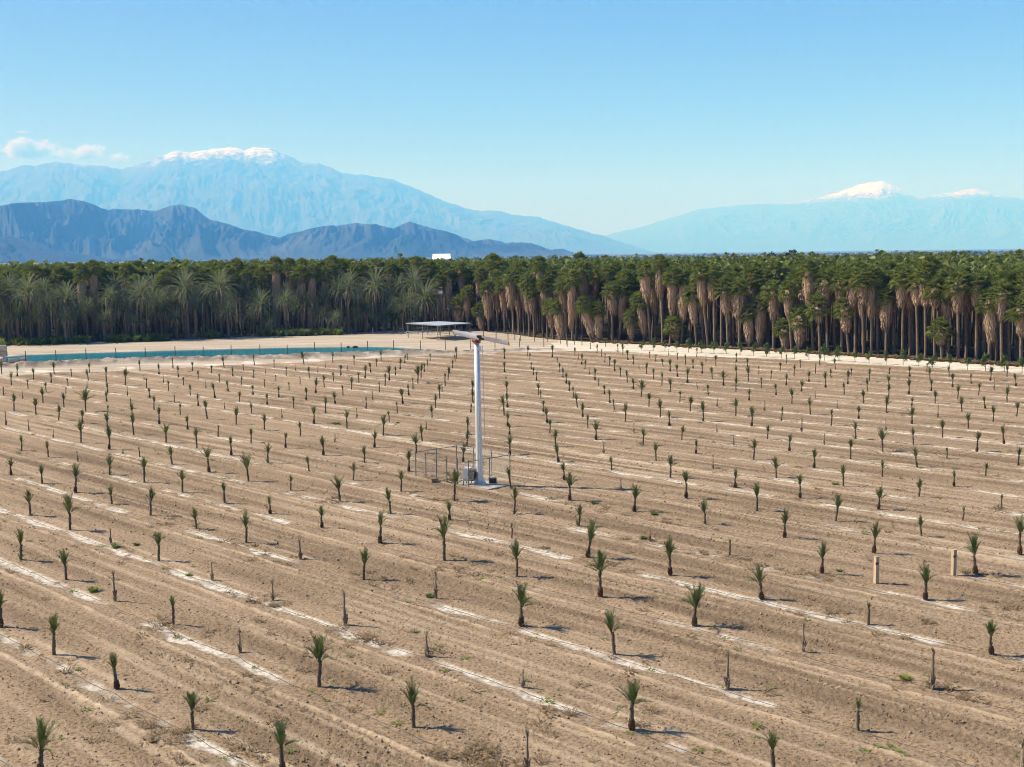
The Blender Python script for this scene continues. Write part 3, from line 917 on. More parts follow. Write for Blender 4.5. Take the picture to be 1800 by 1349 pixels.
YOUNG = """0,-15.85,37.76,2.13,w 1,-24.08,53.97,1.95,n 1,-20.08,50.01,1.93,n 1,-15.93,45.79,1.63,n 1,-11.78,41.59,1.64,n 1,-7.75,37.61,1.93,w 2,-28.34,66.61,2.06,n 2,-24.11,62.24,1.75,n 2,-20.09,58.07,1.68,s 2,-16.04,54.12,1.54,t 2,-11.98,50.01,1.14,s 2,-7.85,45.76,2.32,w 2,-3.73,41.54,1.86,w 2,0.36,37.47,1.64,s 3,-32.65,78.64,1.98,n 3,-28.33,74.20,2.47,w 3,-24.53,70.60,0.92,s 3,-20.25,66.03,1.87,n 3,-16.15,61.83,1.05,s 3,-12.12,57.90,1.10,s 3,-7.91,53.74,1.92,d 3,-3.77,49.28,1.22,d 3,0.31,45.40,0.81,s 3,4.17,41.14,1.99,w 3,8.46,37.32,1.59,n 4,-40.54,94.29,1.57,n 4,-36.47,90.30,1.60,n 4,-32.47,86.45,2.32,w 4,-28.31,82.11,1.40,n 4,-24.41,78.21,2.02,n 4,-20.23,74.08,1.50,n 4,-16.16,70.06,2.06,n 4,-12.16,66.03,1.61,d 4,-8.03,61.61,1.85,n 4,-3.94,57.92,1.47,s 4,0.30,53.38,2.16,w 4,4.26,49.26,2.05,w 4,8.33,45.04,1.92,d 4,12.28,40.91,1.32,t 4,16.57,37.18,1.19,d 5,-44.74,106.60,1.50,n 5,-40.80,102.71,1.60,n 5,-37.25,100.08,0.99,s 5,-32.46,93.91,1.74,w 5,-28.52,90.23,2.11,n 5,-24.43,86.10,1.76,w 5,-20.34,82.06,1.58,n 5,-16.36,78.23,1.37,n 5,-12.20,73.96,1.51,n 5,-8.05,69.73,2.14,n 5,-3.95,65.53,2.74,w 5,0.14,61.82,2.08,n 5,4.31,57.87,2.53,w 5,8.28,53.14,2.18,w 5,12.40,49.29,1.34,s 5,16.34,44.90,2.08,d 6,-53.38,123.65,1.77,d 6,-49.19,119.21,1.20,s 6,-44.81,114.30,0.91,s 6,-40.88,110.90,2.27,n 6,-36.76,106.61,2.29,n 6,-34.86,104.51,0.50,d 6,-32.64,102.31,1.04,t 6,-28.66,98.26,1.64,n 6,-24.56,94.37,2.24,w 6,-20.46,90.21,2.36,w 6,-16.51,86.45,1.23,n 6,-12.24,82.20,2.02,n 6,-8.23,77.94,1.93,n 6,-4.18,75.83,1.38,n 6,-0.12,70.45,1.02,t 6,4.18,65.74,2.34,n 6,8.34,61.78,2.16,n 6,12.27,57.22,1.83,w 6,16.30,53.03,1.22,t 6,20.27,48.84,1.67,n 7,-57.47,135.49,2.20,n 7,-53.49,131.80,2.09,n 7,-49.16,127.13,1.82,n 7,-45.56,124.30,1.67,n 7,-40.97,118.75,2.04,n 7,-37.38,115.60,2.26,n 7,-32.70,110.48,2.00,n 7,-28.79,106.69,2.05,n 7,-24.67,102.52,1.85,n 7,-20.62,98.43,1.85,n 7,-16.48,94.37,1.36,n 7,-12.34,90.13,1.45,w 7,-8.25,85.70,1.70,n 7,-4.15,81.90,2.38,w 7,0.04,77.50,1.97,n 7,4.13,73.70,1.47,n 7,8.16,69.56,0.85,s 7,12.27,65.91,1.07,t 7,16.43,61.76,1.85,n 7,20.27,56.90,1.92,n 8,-65.66,151.84,1.26,t 8,-61.50,147.74,1.02,s 8,-57.18,143.24,2.09,n 8,-52.94,138.73,1.86,n 8,-48.95,134.74,2.84,w 8,-45.62,132.34,1.10,n 8,-41.05,126.80,1.92,n 8,-37.06,123.08,1.95,n 8,-32.96,118.94,1.51,n 8,-28.67,114.01,1.33,t 8,-24.56,109.89,1.59,n 8,-20.65,106.36,1.59,n 8,-16.53,102.12,1.86,n 8,-12.46,98.10,1.57,w 8,-8.37,93.86,1.91,n 8,-0.17,86.04,1.79,n 8,3.95,81.70,2.17,n 8,8.06,77.74,1.95,w 8,12.17,73.85,1.66,w 8,16.32,69.92,1.88,n 8,20.51,65.99,1.95,n 8,24.46,61.30,2.41,w 9,-70.09,164.79,2.10,n 9,-65.73,159.83,1.46,t 9,-61.78,156.01,1.42,n 9,-58.14,153.18,1.02,t 9,-49.58,143.68,1.35,n 9,-45.08,138.69,1.10,t 9,-41.21,135.08,1.81,n 9,-37.00,130.76,1.47,t 9,-32.98,126.81,2.29,n 9,-28.85,122.42,2.06,n 9,-24.97,118.02,1.80,n 9,-20.63,113.87,1.60,n 9,-16.67,109.83,0.84,s 9,-12.54,106.11,1.67,n 9,-8.45,102.54,1.95,n 9,-4.19,97.91,1.75,n 9,3.92,89.56,1.49,n 9,7.88,85.30,0.92,s 9,12.16,81.88,2.20,n 9,16.23,77.53,2.07,n 9,20.60,74.31,1.89,n 9,24.58,69.93,1.34,n 9,28.53,65.31,2.44,n 10,-78.31,180.91,2.19,n 10,-74.39,177.20,2.04,n 10,-69.90,172.12,1.88,n 10,-65.56,167.51,1.58,n 10,-61.48,162.96,1.29,t 10,-57.60,159.52,1.20,s 10,-53.06,154.30,1.50,n 10,-49.13,150.23,1.33,s 10,-45.39,147.25,1.43,n 10,-40.97,142.45,1.04,t 10,-37.04,138.64,1.60,n 10,-33.06,135.00,0.91,s 10,-29.07,130.92,1.36,n 10,-24.90,126.81,1.04,s 10,-20.71,122.29,2.09,n 10,-16.71,118.37,2.17,n 10,-12.55,113.72,2.23,w 10,-8.49,109.83,1.68,n 10,-4.19,106.17,1.37,w 10,-0.25,101.38,1.88,w 10,3.81,97.52,1.78,n 10,7.89,93.47,1.23,n 10,12.11,89.83,1.88,w 10,16.29,85.62,1.48,n 10,20.10,81.63,1.75,n 10,24.35,77.55,1.69,n 10,28.56,73.91,1.10,t 11,-69.88,179.94,2.18,n 11,-65.86,176.23,1.39,t 11,-61.35,170.58,1.86,n 11,-57.67,167.37,2.62,t 11,-53.59,163.05,2.67,n 11,-49.41,159.03,1.64,t 11,-45.32,155.19,1.51,n 11,-41.03,149.91,1.55,n 11,-37.02,146.45,2.14,n 11,-33.07,142.43,1.47,n 11,-29.00,138.99,1.47,n 11,-25.12,134.94,1.53,n 11,-20.79,130.57,2.02,n 11,-16.74,126.36,1.16,s 11,-12.89,122.72,1.35,t 11,-8.65,117.53,0.86,s 11,-4.33,113.56,1.88,n 11,-0.29,112.79,1.17,n 11,3.85,105.59,1.68,w 11,7.88,101.65,1.21,d 11,11.95,97.54,1.68,n 11,16.01,93.47,1.21,s 11,20.16,89.34,1.71,w 11,24.28,85.69,1.75,n 11,28.41,81.56,1.42,n 11,32.54,77.56,1.06,t 12,-65.51,182.80,1.73,n 12,-53.33,170.70,0.93,s 12,-49.12,165.94,1.25,s 12,-45.38,162.55,1.38,n 12,-41.26,158.54,1.21,s 12,-37.21,154.37,1.59,n 12,-33.02,149.91,1.46,n 12,-29.08,146.44,1.64,n 12,-25.10,143.11,1.65,n 12,-20.91,138.79,1.57,w 12,-16.72,134.45,1.44,t 12,-12.78,130.36,1.35,t 12,-8.62,125.68,1.57,n 12,-0.48,118.59,1.67,n 12,3.61,113.88,1.46,n 12,7.79,109.50,2.04,n 12,11.78,105.68,1.65,w 12,15.85,101.25,1.31,n 12,20.07,97.49,1.90,w 12,24.10,93.40,1.67,n 12,28.25,89.25,1.41,n 12,32.24,85.23,1.27,n 13,-58.12,184.24,1.90,n 13,-53.55,178.72,1.78,n 13,-49.36,174.37,1.80,n 13,-45.42,170.43,1.49,n 13,-41.28,166.05,1.39,t 13,-37.40,162.63,1.24,n 13,-33.32,158.59,1.31,t 13,-29.11,153.55,1.36,t 13,-25.17,150.72,2.11,n 13,-21.17,147.20,1.52,t 13,-16.96,142.78,1.16,d 13,-12.89,138.47,2.06,n 13,-8.79,134.38,1.69,n 13,-4.60,130.01,1.14,n 13,-0.88,126.74,2.32,w 13,3.59,121.38,1.81,w 13,7.52,116.96,1.46,n 13,11.76,113.54,0.97,s 13,15.74,109.09,1.44,n 13,19.90,105.42,1.01,s 13,24.03,101.59,1.60,n 13,28.12,97.30,1.92,n 13,32.23,93.20,1.78,n 13,36.16,89.24,1.14,n 14,-54.16,188.54,1.83,t 14,-49.67,183.24,1.66,n 14,-45.73,179.36,1.41,n 14,-41.35,174.52,1.48,n 14,-37.47,170.97,1.45,n 14,-33.40,166.55,1.11,t 14,-29.23,162.31,1.18,t 14,-25.26,158.29,1.77,n 14,-21.07,154.41,1.91,n 14,-17.02,150.71,1.50,t 14,-12.88,146.70,1.57,n 14,-8.80,142.73,2.00,n 14,-4.63,138.39,1.77,w 14,-0.55,134.03,1.55,n 14,3.43,129.92,1.43,n 14,7.52,125.45,1.69,n 14,11.70,121.46,2.12,w 14,15.75,117.80,1.66,n 14,19.76,113.30,0.87,s 14,23.66,108.76,1.40,n 14,27.98,105.08,1.10,s 14,31.93,100.89,2.27,w 14,36.07,97.12,1.11,t 14,40.42,93.45,1.59,w 15,-45.87,188.02,2.05,n 15,-41.65,182.98,1.22,t 15,-37.14,177.70,1.08,s 15,-33.38,174.25,1.63,t 15,-29.26,170.05,1.90,n 15,-25.11,165.64,1.55,t 15,-21.18,162.75,1.78,t 15,-17.09,158.32,2.02,t 15,-12.99,154.09,1.78,t 15,-8.98,150.71,1.19,t 15,-4.89,146.38,2.05,n 15,-0.66,144.45,2.28,n 15,3.46,141.85,1.12,n 15,7.41,133.57,1.92,n 15,11.35,130.45,1.35,t 15,15.68,124.42,2.10,n 15,19.69,120.80,2.33,n 15,23.91,117.15,2.15,n 15,27.81,112.77,1.75,d 15,31.71,108.16,1.72,w 15,35.86,104.68,1.65,n 15,39.89,100.49,2.01,n 16,-41.90,192.03,2.21,t 16,-37.73,187.02,1.54,t 16,-33.50,182.47,0.95,s 16,-29.30,177.90,0.97,s 16,-25.23,173.74,1.85,n 16,-21.10,169.14,2.05,n 16,-17.22,165.36,2.35,w 16,-12.94,161.50,2.80,w 16,-8.95,157.46,2.06,t 16,3.28,145.88,1.83,n 16,7.36,141.77,1.69,t 16,11.42,137.59,1.64,n 16,15.45,132.85,1.91,n 16,19.57,129.11,1.89,n 16,23.78,124.87,2.03,w 16,27.62,120.47,1.65,t 16,31.78,116.82,1.89,t 16,36.00,112.98,1.29,s 16,39.82,108.43,1.93,n 16,43.83,104.34,1.79,n 17,-33.74,191.52,2.46,w 17,-29.54,186.75,1.06,s 17,-25.57,183.16,0.84,s 17,-21.33,178.08,1.73,n 17,-17.10,172.81,1.47,n 17,-13.00,168.24,2.24,n 17,-9.01,165.82,2.11,n 17,7.30,149.89,1.55,n 17,11.47,146.00,1.31,n 17,15.62,142.44,2.22,w 17,19.58,137.24,1.54,t 17,23.19,132.92,1.01,d 17,27.64,128.65,1.23,d 17,31.77,125.10,2.06,n 17,35.84,121.40,1.48,n 17,39.98,117.38,1.87,w 17,44.19,113.58,1.77,w 18,-29.62,195.17,1.98,n 18,-25.58,191.26,1.74,n 18,-21.45,186.99,1.47,n 18,-17.30,182.40,1.92,n 18,-13.26,178.24,1.47,n 18,-9.22,174.69,1.10,t 18,-0.85,165.90,0.91,s 18,3.39,163.11,1.43,n 18,7.33,158.78,1.66,n 18,11.39,154.99,1.17,t 18,15.57,151.01,1.52,w 18,19.79,147.04,1.97,n 18,23.91,143.26,1.52,n 18,27.80,137.85,1.49,n 18,31.89,133.95,2.01,n 18,35.93,129.75,0.97,s 18,40.04,125.55,1.99,n 18,44.10,121.59,1.52,d 18,48.29,117.73,1.76,n 19,-21.80,196.85,1.88,w 19,-17.53,192.84,1.63,n 19,-13.33,186.72,1.29,t 19,-9.21,183.07,1.44,n 19,-1.10,175.26,1.81,n 19,3.11,170.92,1.20,n 19,7.23,166.98,1.52,n 19,11.49,162.99,1.80,n 19,15.55,158.81,1.83,n 19,19.66,154.47,1.97,n 19,23.69,150.34,1.01,t 19,27.91,146.70,2.09,n 19,32.07,142.77,1.56,n 19,35.89,139.05,0.98,s 19,40.05,133.86,1.68,n 19,44.65,131.23,1.12,n 19,48.19,125.78,1.67,w 19,52.32,121.66,1.71,n 20,-17.57,198.78,1.39,t 20,-13.57,196.33,1.47,t 20,-9.28,193.10,1.36,n 20,2.95,179.73,1.26,n 20,7.09,174.74,1.48,n 20,11.25,170.62,1.10,s 20,15.35,166.67,1.62,t 20,19.56,162.67,1.62,n 20,23.54,157.95,2.36,n 20,27.68,153.97,2.11,w 20,31.81,150.17,1.61,t 20,35.99,146.20,1.60,w 20,40.11,141.98,1.69,n 20,44.20,137.97,1.85,n 20,48.00,133.26,1.61,n 20,51.86,128.70,1.57,n 21,-9.36,199.94,2.25,n 21,11.09,178.75,1.62,n 21,15.29,175.10,2.06,n 21,19.46,170.72,1.76,n 21,23.36,166.17,2.02,n 21,27.63,162.36,1.95,n 21,31.81,158.52,2.31,w 21,35.80,153.64,1.68,w 21,40.04,150.15,2.24,n 21,44.06,145.71,1.83,n 21,47.92,141.96,2.16,n 21,52.04,137.23,1.92,n 21,56.22,133.42,2.03,n 22,-1.22,198.86,2.04,n 22,3.00,196.08,1.26,n 22,7.29,189.68,1.15,n 22,11.07,186.66,1.97,n 22,15.16,182.96,1.77,n 22,19.26,178.46,1.02,s 22,23.40,174.14,1.98,n 22,27.50,170.21,1.92,n 22,31.52,165.25,1.90,n 22,35.40,160.93,1.47,t 22,39.78,157.66,1.63,n 22,43.94,154.00,1.98,n 22,47.87,149.36,1.78,w 22,51.85,145.39,1.68,n 22,55.92,140.88,1.70,n 23,2.76,204.11,1.97,n 23,6.92,201.20,2.26,n 23,11.08,195.84,1.18,s 23,15.05,190.50,1.61,t 23,19.19,186.14,1.64,n 23,23.35,181.95,1.39,w 23,27.41,178.16,1.66,n 23,35.41,168.88,1.23,t 23,39.62,165.33,1.81,n 23,43.89,161.90,1.38,n 23,47.79,157.41,1.84,n 23,55.95,149.33,2.05,n 23,59.63,145.39,1.68,s 24,10.90,203.59,1.60,n 24,15.14,199.51,1.57,t 24,19.14,194.24,1.93,n 24,23.22,190.24,1.45,t 24,27.33,185.37,1.80,t 24,31.45,181.67,1.98,n 24,35.88,179.46,1.57,w 24,39.33,172.69,1.51,n 24,43.55,168.98,1.64,t 24,47.62,165.02,1.34,t 24,55.75,156.84,2.00,n 24,59.79,153.18,1.51,t 24,64.06,149.48,1.76,n 25,15.05,207.87,1.73,n 25,19.18,203.35,2.33,n 25,23.13,197.87,1.36,t 25,27.22,193.72,1.41,n 25,31.16,189.21,1.37,s 25,35.92,188.60,1.60,n 25,43.29,176.69,1.50,t 25,47.79,173.89,1.79,n 25,53.45,166.79,1.11,n 25,54.89,162.61,1.68,n 25,59.97,161.45,1.72,n 25,63.64,156.52,2.22,n 26,14.62,218.37,1.32,t 26,18.96,210.47,1.70,n 26,26.93,202.28,1.10,s 26,31.04,197.94,1.87,t 26,42.87,183.90,1.67,t 26,47.26,180.91,1.97,n 26,59.60,169.22,1.54,t 26,67.79,161.16,1.96,n 27,17.74,223.15,1.62,n"""


def plant_field():
    crowns = {k: [young_crown(k, 100 + 31 * ord(k) + i).mesh('crown', MAT['leaf_young']) for i in range(c)] for k, c in (('n', 7), ('w', 5), ('t', 4))}
    trunks = [young_trunk(200 + i).mesh('trunk', MAT['bark_young'], True) for i in range(5)]
    foot = [boots(300 + i).mesh('leaf_bases', MAT['bark_base']) for i in range(3)]
    suck = [sucker(400 + i).mesh('sucker', MAT['leaf_young']) for i in range(4)]
    tufts = [dry_tuft(500 + i).mesh('dry_frond', MAT['leaf_dry']) for i in range(4)]
    stems = {k: [dead_stem(600 + i + ord(k), k).mesh('stem', MAT['bark_dead']) for i in range(4)] for k in 'sd'}
    rs = random.Random(5)
    count = {}
    for e in YOUNG.split():
        row, x, y, h, kind = e.split(',')
        row, x, y, h = int(row), float(x), float(y), float(h)
        count[row] = count.get(row, 0) + 1
        where = '%s from left in %s row from bottom left corner' % (ORD[count[row] - 1], ORD[row])
        z = ground_z(x, y)
        rz = rs.uniform(0, 6.28)
        if kind in 'sd':
            o = thing('bare_palm_stem', ('bare brown palm stem, ' if kind == 's' else 'dried out palm stem, ') + where, 'palm stem', (x, y, z), rz, 'dead and bare stems in the palm rows')
            k = h if kind == 's' else h * 0.8
            part('stem', rs.choice(stems[kind]), o, scale=(0.75 + 0.2 * h, 0.75 + 0.2 * h, k))
            if kind == 'd' and h > 0.8:
                part('dry_frond', rs.choice(tufts), o, (0, 0, k * 0.9), (0, 0, rs.uniform(0, 6)), (1, 1, 1))
            continue
        adj = {'n': 'leafy', 'w': 'wide-crowned', 't': 'small thin'}[kind]
        o = thing('young_date_palm' if kind != 't' else 'small_date_palm', adj + ' young date palm, ' + where, 'young palm', (x, y, z), rz,
                  'leafy young date palms in the field' if kind != 't' else 'small thin date palms in the field')
        o.rotation_euler = (rs.gauss(0, 0.05), rs.gauss(0, 0.05), rz)
        cl = {'n': 1.0, 'w': 0.98, 't': 0.78}[kind]
        fr = {'n': rs.uniform(0.50, 0.60), 'w': rs.uniform(0.50, 0.60), 't': rs.uniform(0.40, 0.52)}[kind]
        th = h * (1 - fr)
        g = h * fr / cl
        part('trunk', rs.choice(trunks), o, scale=(0.5 + 0.22 * h, 0.5 + 0.22 * h, th))
        part('crown', rs.choice(crowns[kind]), o, (0, 0, th - 0.02), (0, 0, rs.uniform(0, 6)), (g * rs.uniform(0.68, 0.95), g * rs.uniform(0.68, 0.95), g))
        if rs.random() < 0.4 and kind != 't':
            part('leaf_bases', rs.choice(foot), o, (0, 0, 0), (0, 0, rs.uniform(0, 6)), (0.5 + 0.24 * h,) * 3)
        if rs.random() < 0.24:
            part('sucker', rs.choice(suck), o, (rs.uniform(-.15, .15), rs.uniform(-.15, .15), 0), (0, 0, rs.uniform(0, 6)), (rs.uniform(0.7, 1.3),) * 3)
        if rs.random() < 0.2 and kind != 't':
            part('dry_frond', rs.choice(tufts), o, (0, 0, th * rs.uniform(0.8, 1.15)), (0, 0, rs.uniform(0, 6)), (g, g, g * 0.8))


plant_field()


# ------------------------------------------------------------------ the grove: fan palms with skirts of dead fronds, date palms on the left
def fan_crown(seed, n=50, small=False):
    rs = random.Random(seed)
    mb = MB()
    for i in range(n):
        az = i * 2.399 + rs.uniform(-0.25, 0.25)
        s = (i + 0.5) / n
        el = R(82) - s * R(118) + rs.uniform(-0.16, 0.16)
        pl = rs.uniform(0.8, 1.15) * (0.75 if s < 0.2 else 1.0)
        d = Vector((math.cos(az) * math.cos(el), math.sin(az) * math.cos(el), math.sin(el)))
        side = Vector((-math.sin(az), math.cos(az), 0))
        upv = d.cross(side)
        if upv.z < 0 and s < 0.6:
            upv = -upv
        base = Vector((0, 0, -0.9 * s)) + d * 0.1
        hub = base + d * pl
        mb.add([base - side * 0.03, base + side * 0.03, hub + side * 0.02, hub - side * 0.02], [(0, 1, 2, 3)])
        segs = 8
        rad = rs.uniform(0.80, 1.10)
        tw = rs.uniform(-0.5, 0.5)
        s2 = (side * math.cos(tw) + upv * math.sin(tw)).normalized()
        u2 = d.cross(s2)
        for k in range(segs):
            a0 = -1.75 + 3.5 * k / segs
            a1 = -1.75 + 3.5 * (k + 0.70) / segs
            am = (a0 + a1) / 2
            cup = 0.28
            f0 = d * math.cos(a0) + s2 * math.sin(a0) + u2 * (cup * abs(math.sin(a0)))
            f1 = d * math.cos(a1) + s2 * math.sin(a1) + u2 * (cup * abs(math.sin(a1)))
            fm = d * math.cos(am) + s2 * math.sin(am) + u2 * (cup * abs(math.sin(am)))
            m0, m1 = hub + f0 * rad * 0.52 + u2 * 0.04, hub + f1 * rad * 0.52 - u2 * 0.04
            tip = hub + fm * rad * rs.uniform(0.95, 1.08) + Vector((0, 0, -0.30 * rad * rs.uniform(0.6, 1.3)))
            mb.add([hub, m0, tip, m1], [(0, 1, 2), (0, 2, 3)])
    return mb


def skirt_mesh(seed, hula=True):
    """hanging dead fronds, one metre long, to be stretched; about 0.95 m in radius"""
    rs = random.Random(seed)
    mb = MB()
    rings, n = 7, 12
    k0 = len(mb.v)
    k1, k2 = rs.uniform(0.85, 1.1), rs.uniform(0.8, 1.15)
    prof = [(0.0, 0.50), (0.12, 0.78), (0.3, 0.84 * k1), (0.5, 0.78 * k2), (0.7, 0.66 * k1), (0.88, 0.46 * k2), (0.97, 0.24)]
    sect = [rs.uniform(0.72, 1.12) for j in range(n)]
    for t, r in prof:
        for j in range(n):
            a = 6.2832 * j / n
            q = r * 0.86 * rs.uniform(0.8, 1.12) * sect[j]
            mb.v.append((q * math.cos(a), q * math.sin(a), -t * (rs.uniform(0.82, 1.06) if t > 0.6 else 1)))
    for i in range(rings - 1):
        for j in range(n):
            q, s = k0 + i * n, k0 + (i + 1) * n
            mb.f.append((q + j, s + j, s + (j + 1) % n, q + (j + 1) % n))
    for i in range(330):
        a = rs.uniform(0, 6.2832)
        t = rs.random() ** 0.85 * 0.86
        r = float(np.interp(t, [p[0] for p in prof], [p[1] for p in prof]))
        ln = rs.uniform(0.10, 0.34)
        o = Vector((math.cos(a), math.sin(a), 0))
        s = Vector((-o.y, o.x, 0))
        w = rs.uniform(0.025, 0.07)
        p0 = o * (r * 0.9) + Vector((0, 0, -t + 0.03))
        r2 = float(np.interp(min(t + ln, 1), [p[0] for p in prof], [p[1] for p in prof]))
        p1 = o * (max(r, r2) * rs.uniform(1.0, 1.25)) + s * rs.uniform(-0.1, 0.1) + Vector((0, 0, -t - ln * 0.45))
        p2 = o * (r2 * rs.uniform(0.85, 1.12)) + s * rs.uniform(-0.12, 0.12) + Vector((0, 0, -t - ln))
        mb.add([p0 - s * w * 0.5, p0 + s * w * 0.5, p1 + s * w, p1 - s * w, p2], [(0, 1, 2, 3), (3, 2, 4)])
    return mb


def tall_trunk(seed, r=0.24):
    rs = random.Random(seed)
    mb = MB()
    pts, rad = [], []
    for i in range(12):
        t = i / 11
        pts.append((0.10 * math.sin(t * 2.2 + seed) * t, 0.10 * math.cos(t * 1.9 + seed) * t, -0.02 + 1.02 * t))
        rad.append(r * (1.45 - 0.45 * smooth(0, 0.06, t)) * (1 - 0.18 * t) * rs.uniform(0.95, 1.05))
    mb.tube(pts, rad, 9)
    return mb


def date_crown(seed, n=84, L=4.9):
    rs = random.Random(seed)
    mb = MB()
    for i in range(n):
        s = (i + 0.5) / n
        az = i * 2.399 + rs.uniform(-0.2, 0.2)
        tilt = R(88) - s * R(96) + rs.uniform(-0.12, 0.12)
        frond(mb, (0.15 * math.cos(az), 0.15 * math.sin(az), -0.5 * s), az, tilt, L * rs.uniform(0.85, 1.1), 0.35 + 0.75 * s, 0.52, 26, 0.10, rs, 0.45, 0.9)
    return mb


def date_skirt(seed):
    rs = random.Random(seed)
    mb = MB()
    for i in range(14):
        az = i * 2.399
        frond(mb, (0.2 * math.cos(az), 0.2 * math.sin(az), -0.55), az, rs.uniform(-0.7, -0.2), rs.uniform(2.0, 2.8), rs.uniform(0.6, 0.9), 0.3, 12, 0.09, rs, 0.2, 0.9)
    return mb


CROWNS = [fan_crown(20 + i).mesh('crown', MAT['leaf_fan']) for i in range(6)]
SKIRTS = [skirt_mesh(40 + i).mesh('skirt', MAT['thatch']) for i in range(5)]
TRUNKS = [tall_trunk(60 + i).mesh('trunk', MAT['bark_fan'], True) for i in range(4)]
DATES = [date_crown(80 + i).mesh('crown', MAT['leaf_date']) for i in range(3)]
DTRUNKS = [tall_trunk(70 + i).mesh('trunk', MAT['bark_fan'], True) for i in range(2)]
DSKIRT = [date_skirt(90 + i).mesh('dead_fronds', MAT['thatch']) for i in range(2)]
rsg = random.Random(11)


def fan_palm(label, x, y, h, skirt_top, skirt_bottom, group, lean=(0, 0), cw=1.0, sw=1.0, name='fan_palm'):
    """h: top of the crown; the skirt hangs from skirt_top down to skirt_bottom (heights over the ground)"""
    o = thing(name, label, 'palm tree', (x, y, ground_z(x, y)), rsg.uniform(0, 6.28), group)
    rz = o.rotation_euler.z
    o.rotation_euler = (lean[0] * math.sin(rz), lean[0] * math.cos(rz), rz)
    cz = h - 1.75 * cw
    part('trunk', rsg.choice(TRUNKS), o, scale=(1, 1, cz))
    part('crown', rsg.choice(CROWNS), o, (0, 0, cz), (rsg.gauss(0, .07), rsg.gauss(0, .07), rsg.uniform(0, 6)), (cw, cw, cw * rsg.uniform(0.95, 1.1)))
    if skirt_bottom is not None:
        top = min(max(skirt_top, cz - 1.4 * cw), cz - 0.3)
        part('skirt', rsg.choice(SKIRTS), o, (0, 0, top), (rsg.gauss(0, .03), rsg.gauss(0, .03), rsg.uniform(0, 6)), (sw, sw, max(top - skirt_bottom, 0.8)))
    return o


def date_palm(label, x, y, h_heart, size, group, squash=1.0):
    o = thing('date_palm', label, 'palm tree', (x, y, ground_z(x, y)), rsg.uniform(0, 6.28), group)
    part('trunk', rsg.choice(DTRUNKS), o, scale=(1.3, 1.3, h_heart))
    part('crown', rsg.choice(DATES), o, (0, 0, h_heart), (rsg.gauss(0, .05), rsg.gauss(0, .05), rsg.uniform(0, 6)), (size, size, size * squash))
    if rsg.random() < 0.6:
        part('dead_fronds', rsg.choice(DSKIRT), o, (0, 0, h_heart), (0, 0, rsg.uniform(0, 6)), (size, size, size))
    return o


def height_at(px, py, x, y):
    a, b, c = pix_ray(px, py)
    return CAM_H + c * (y / b)


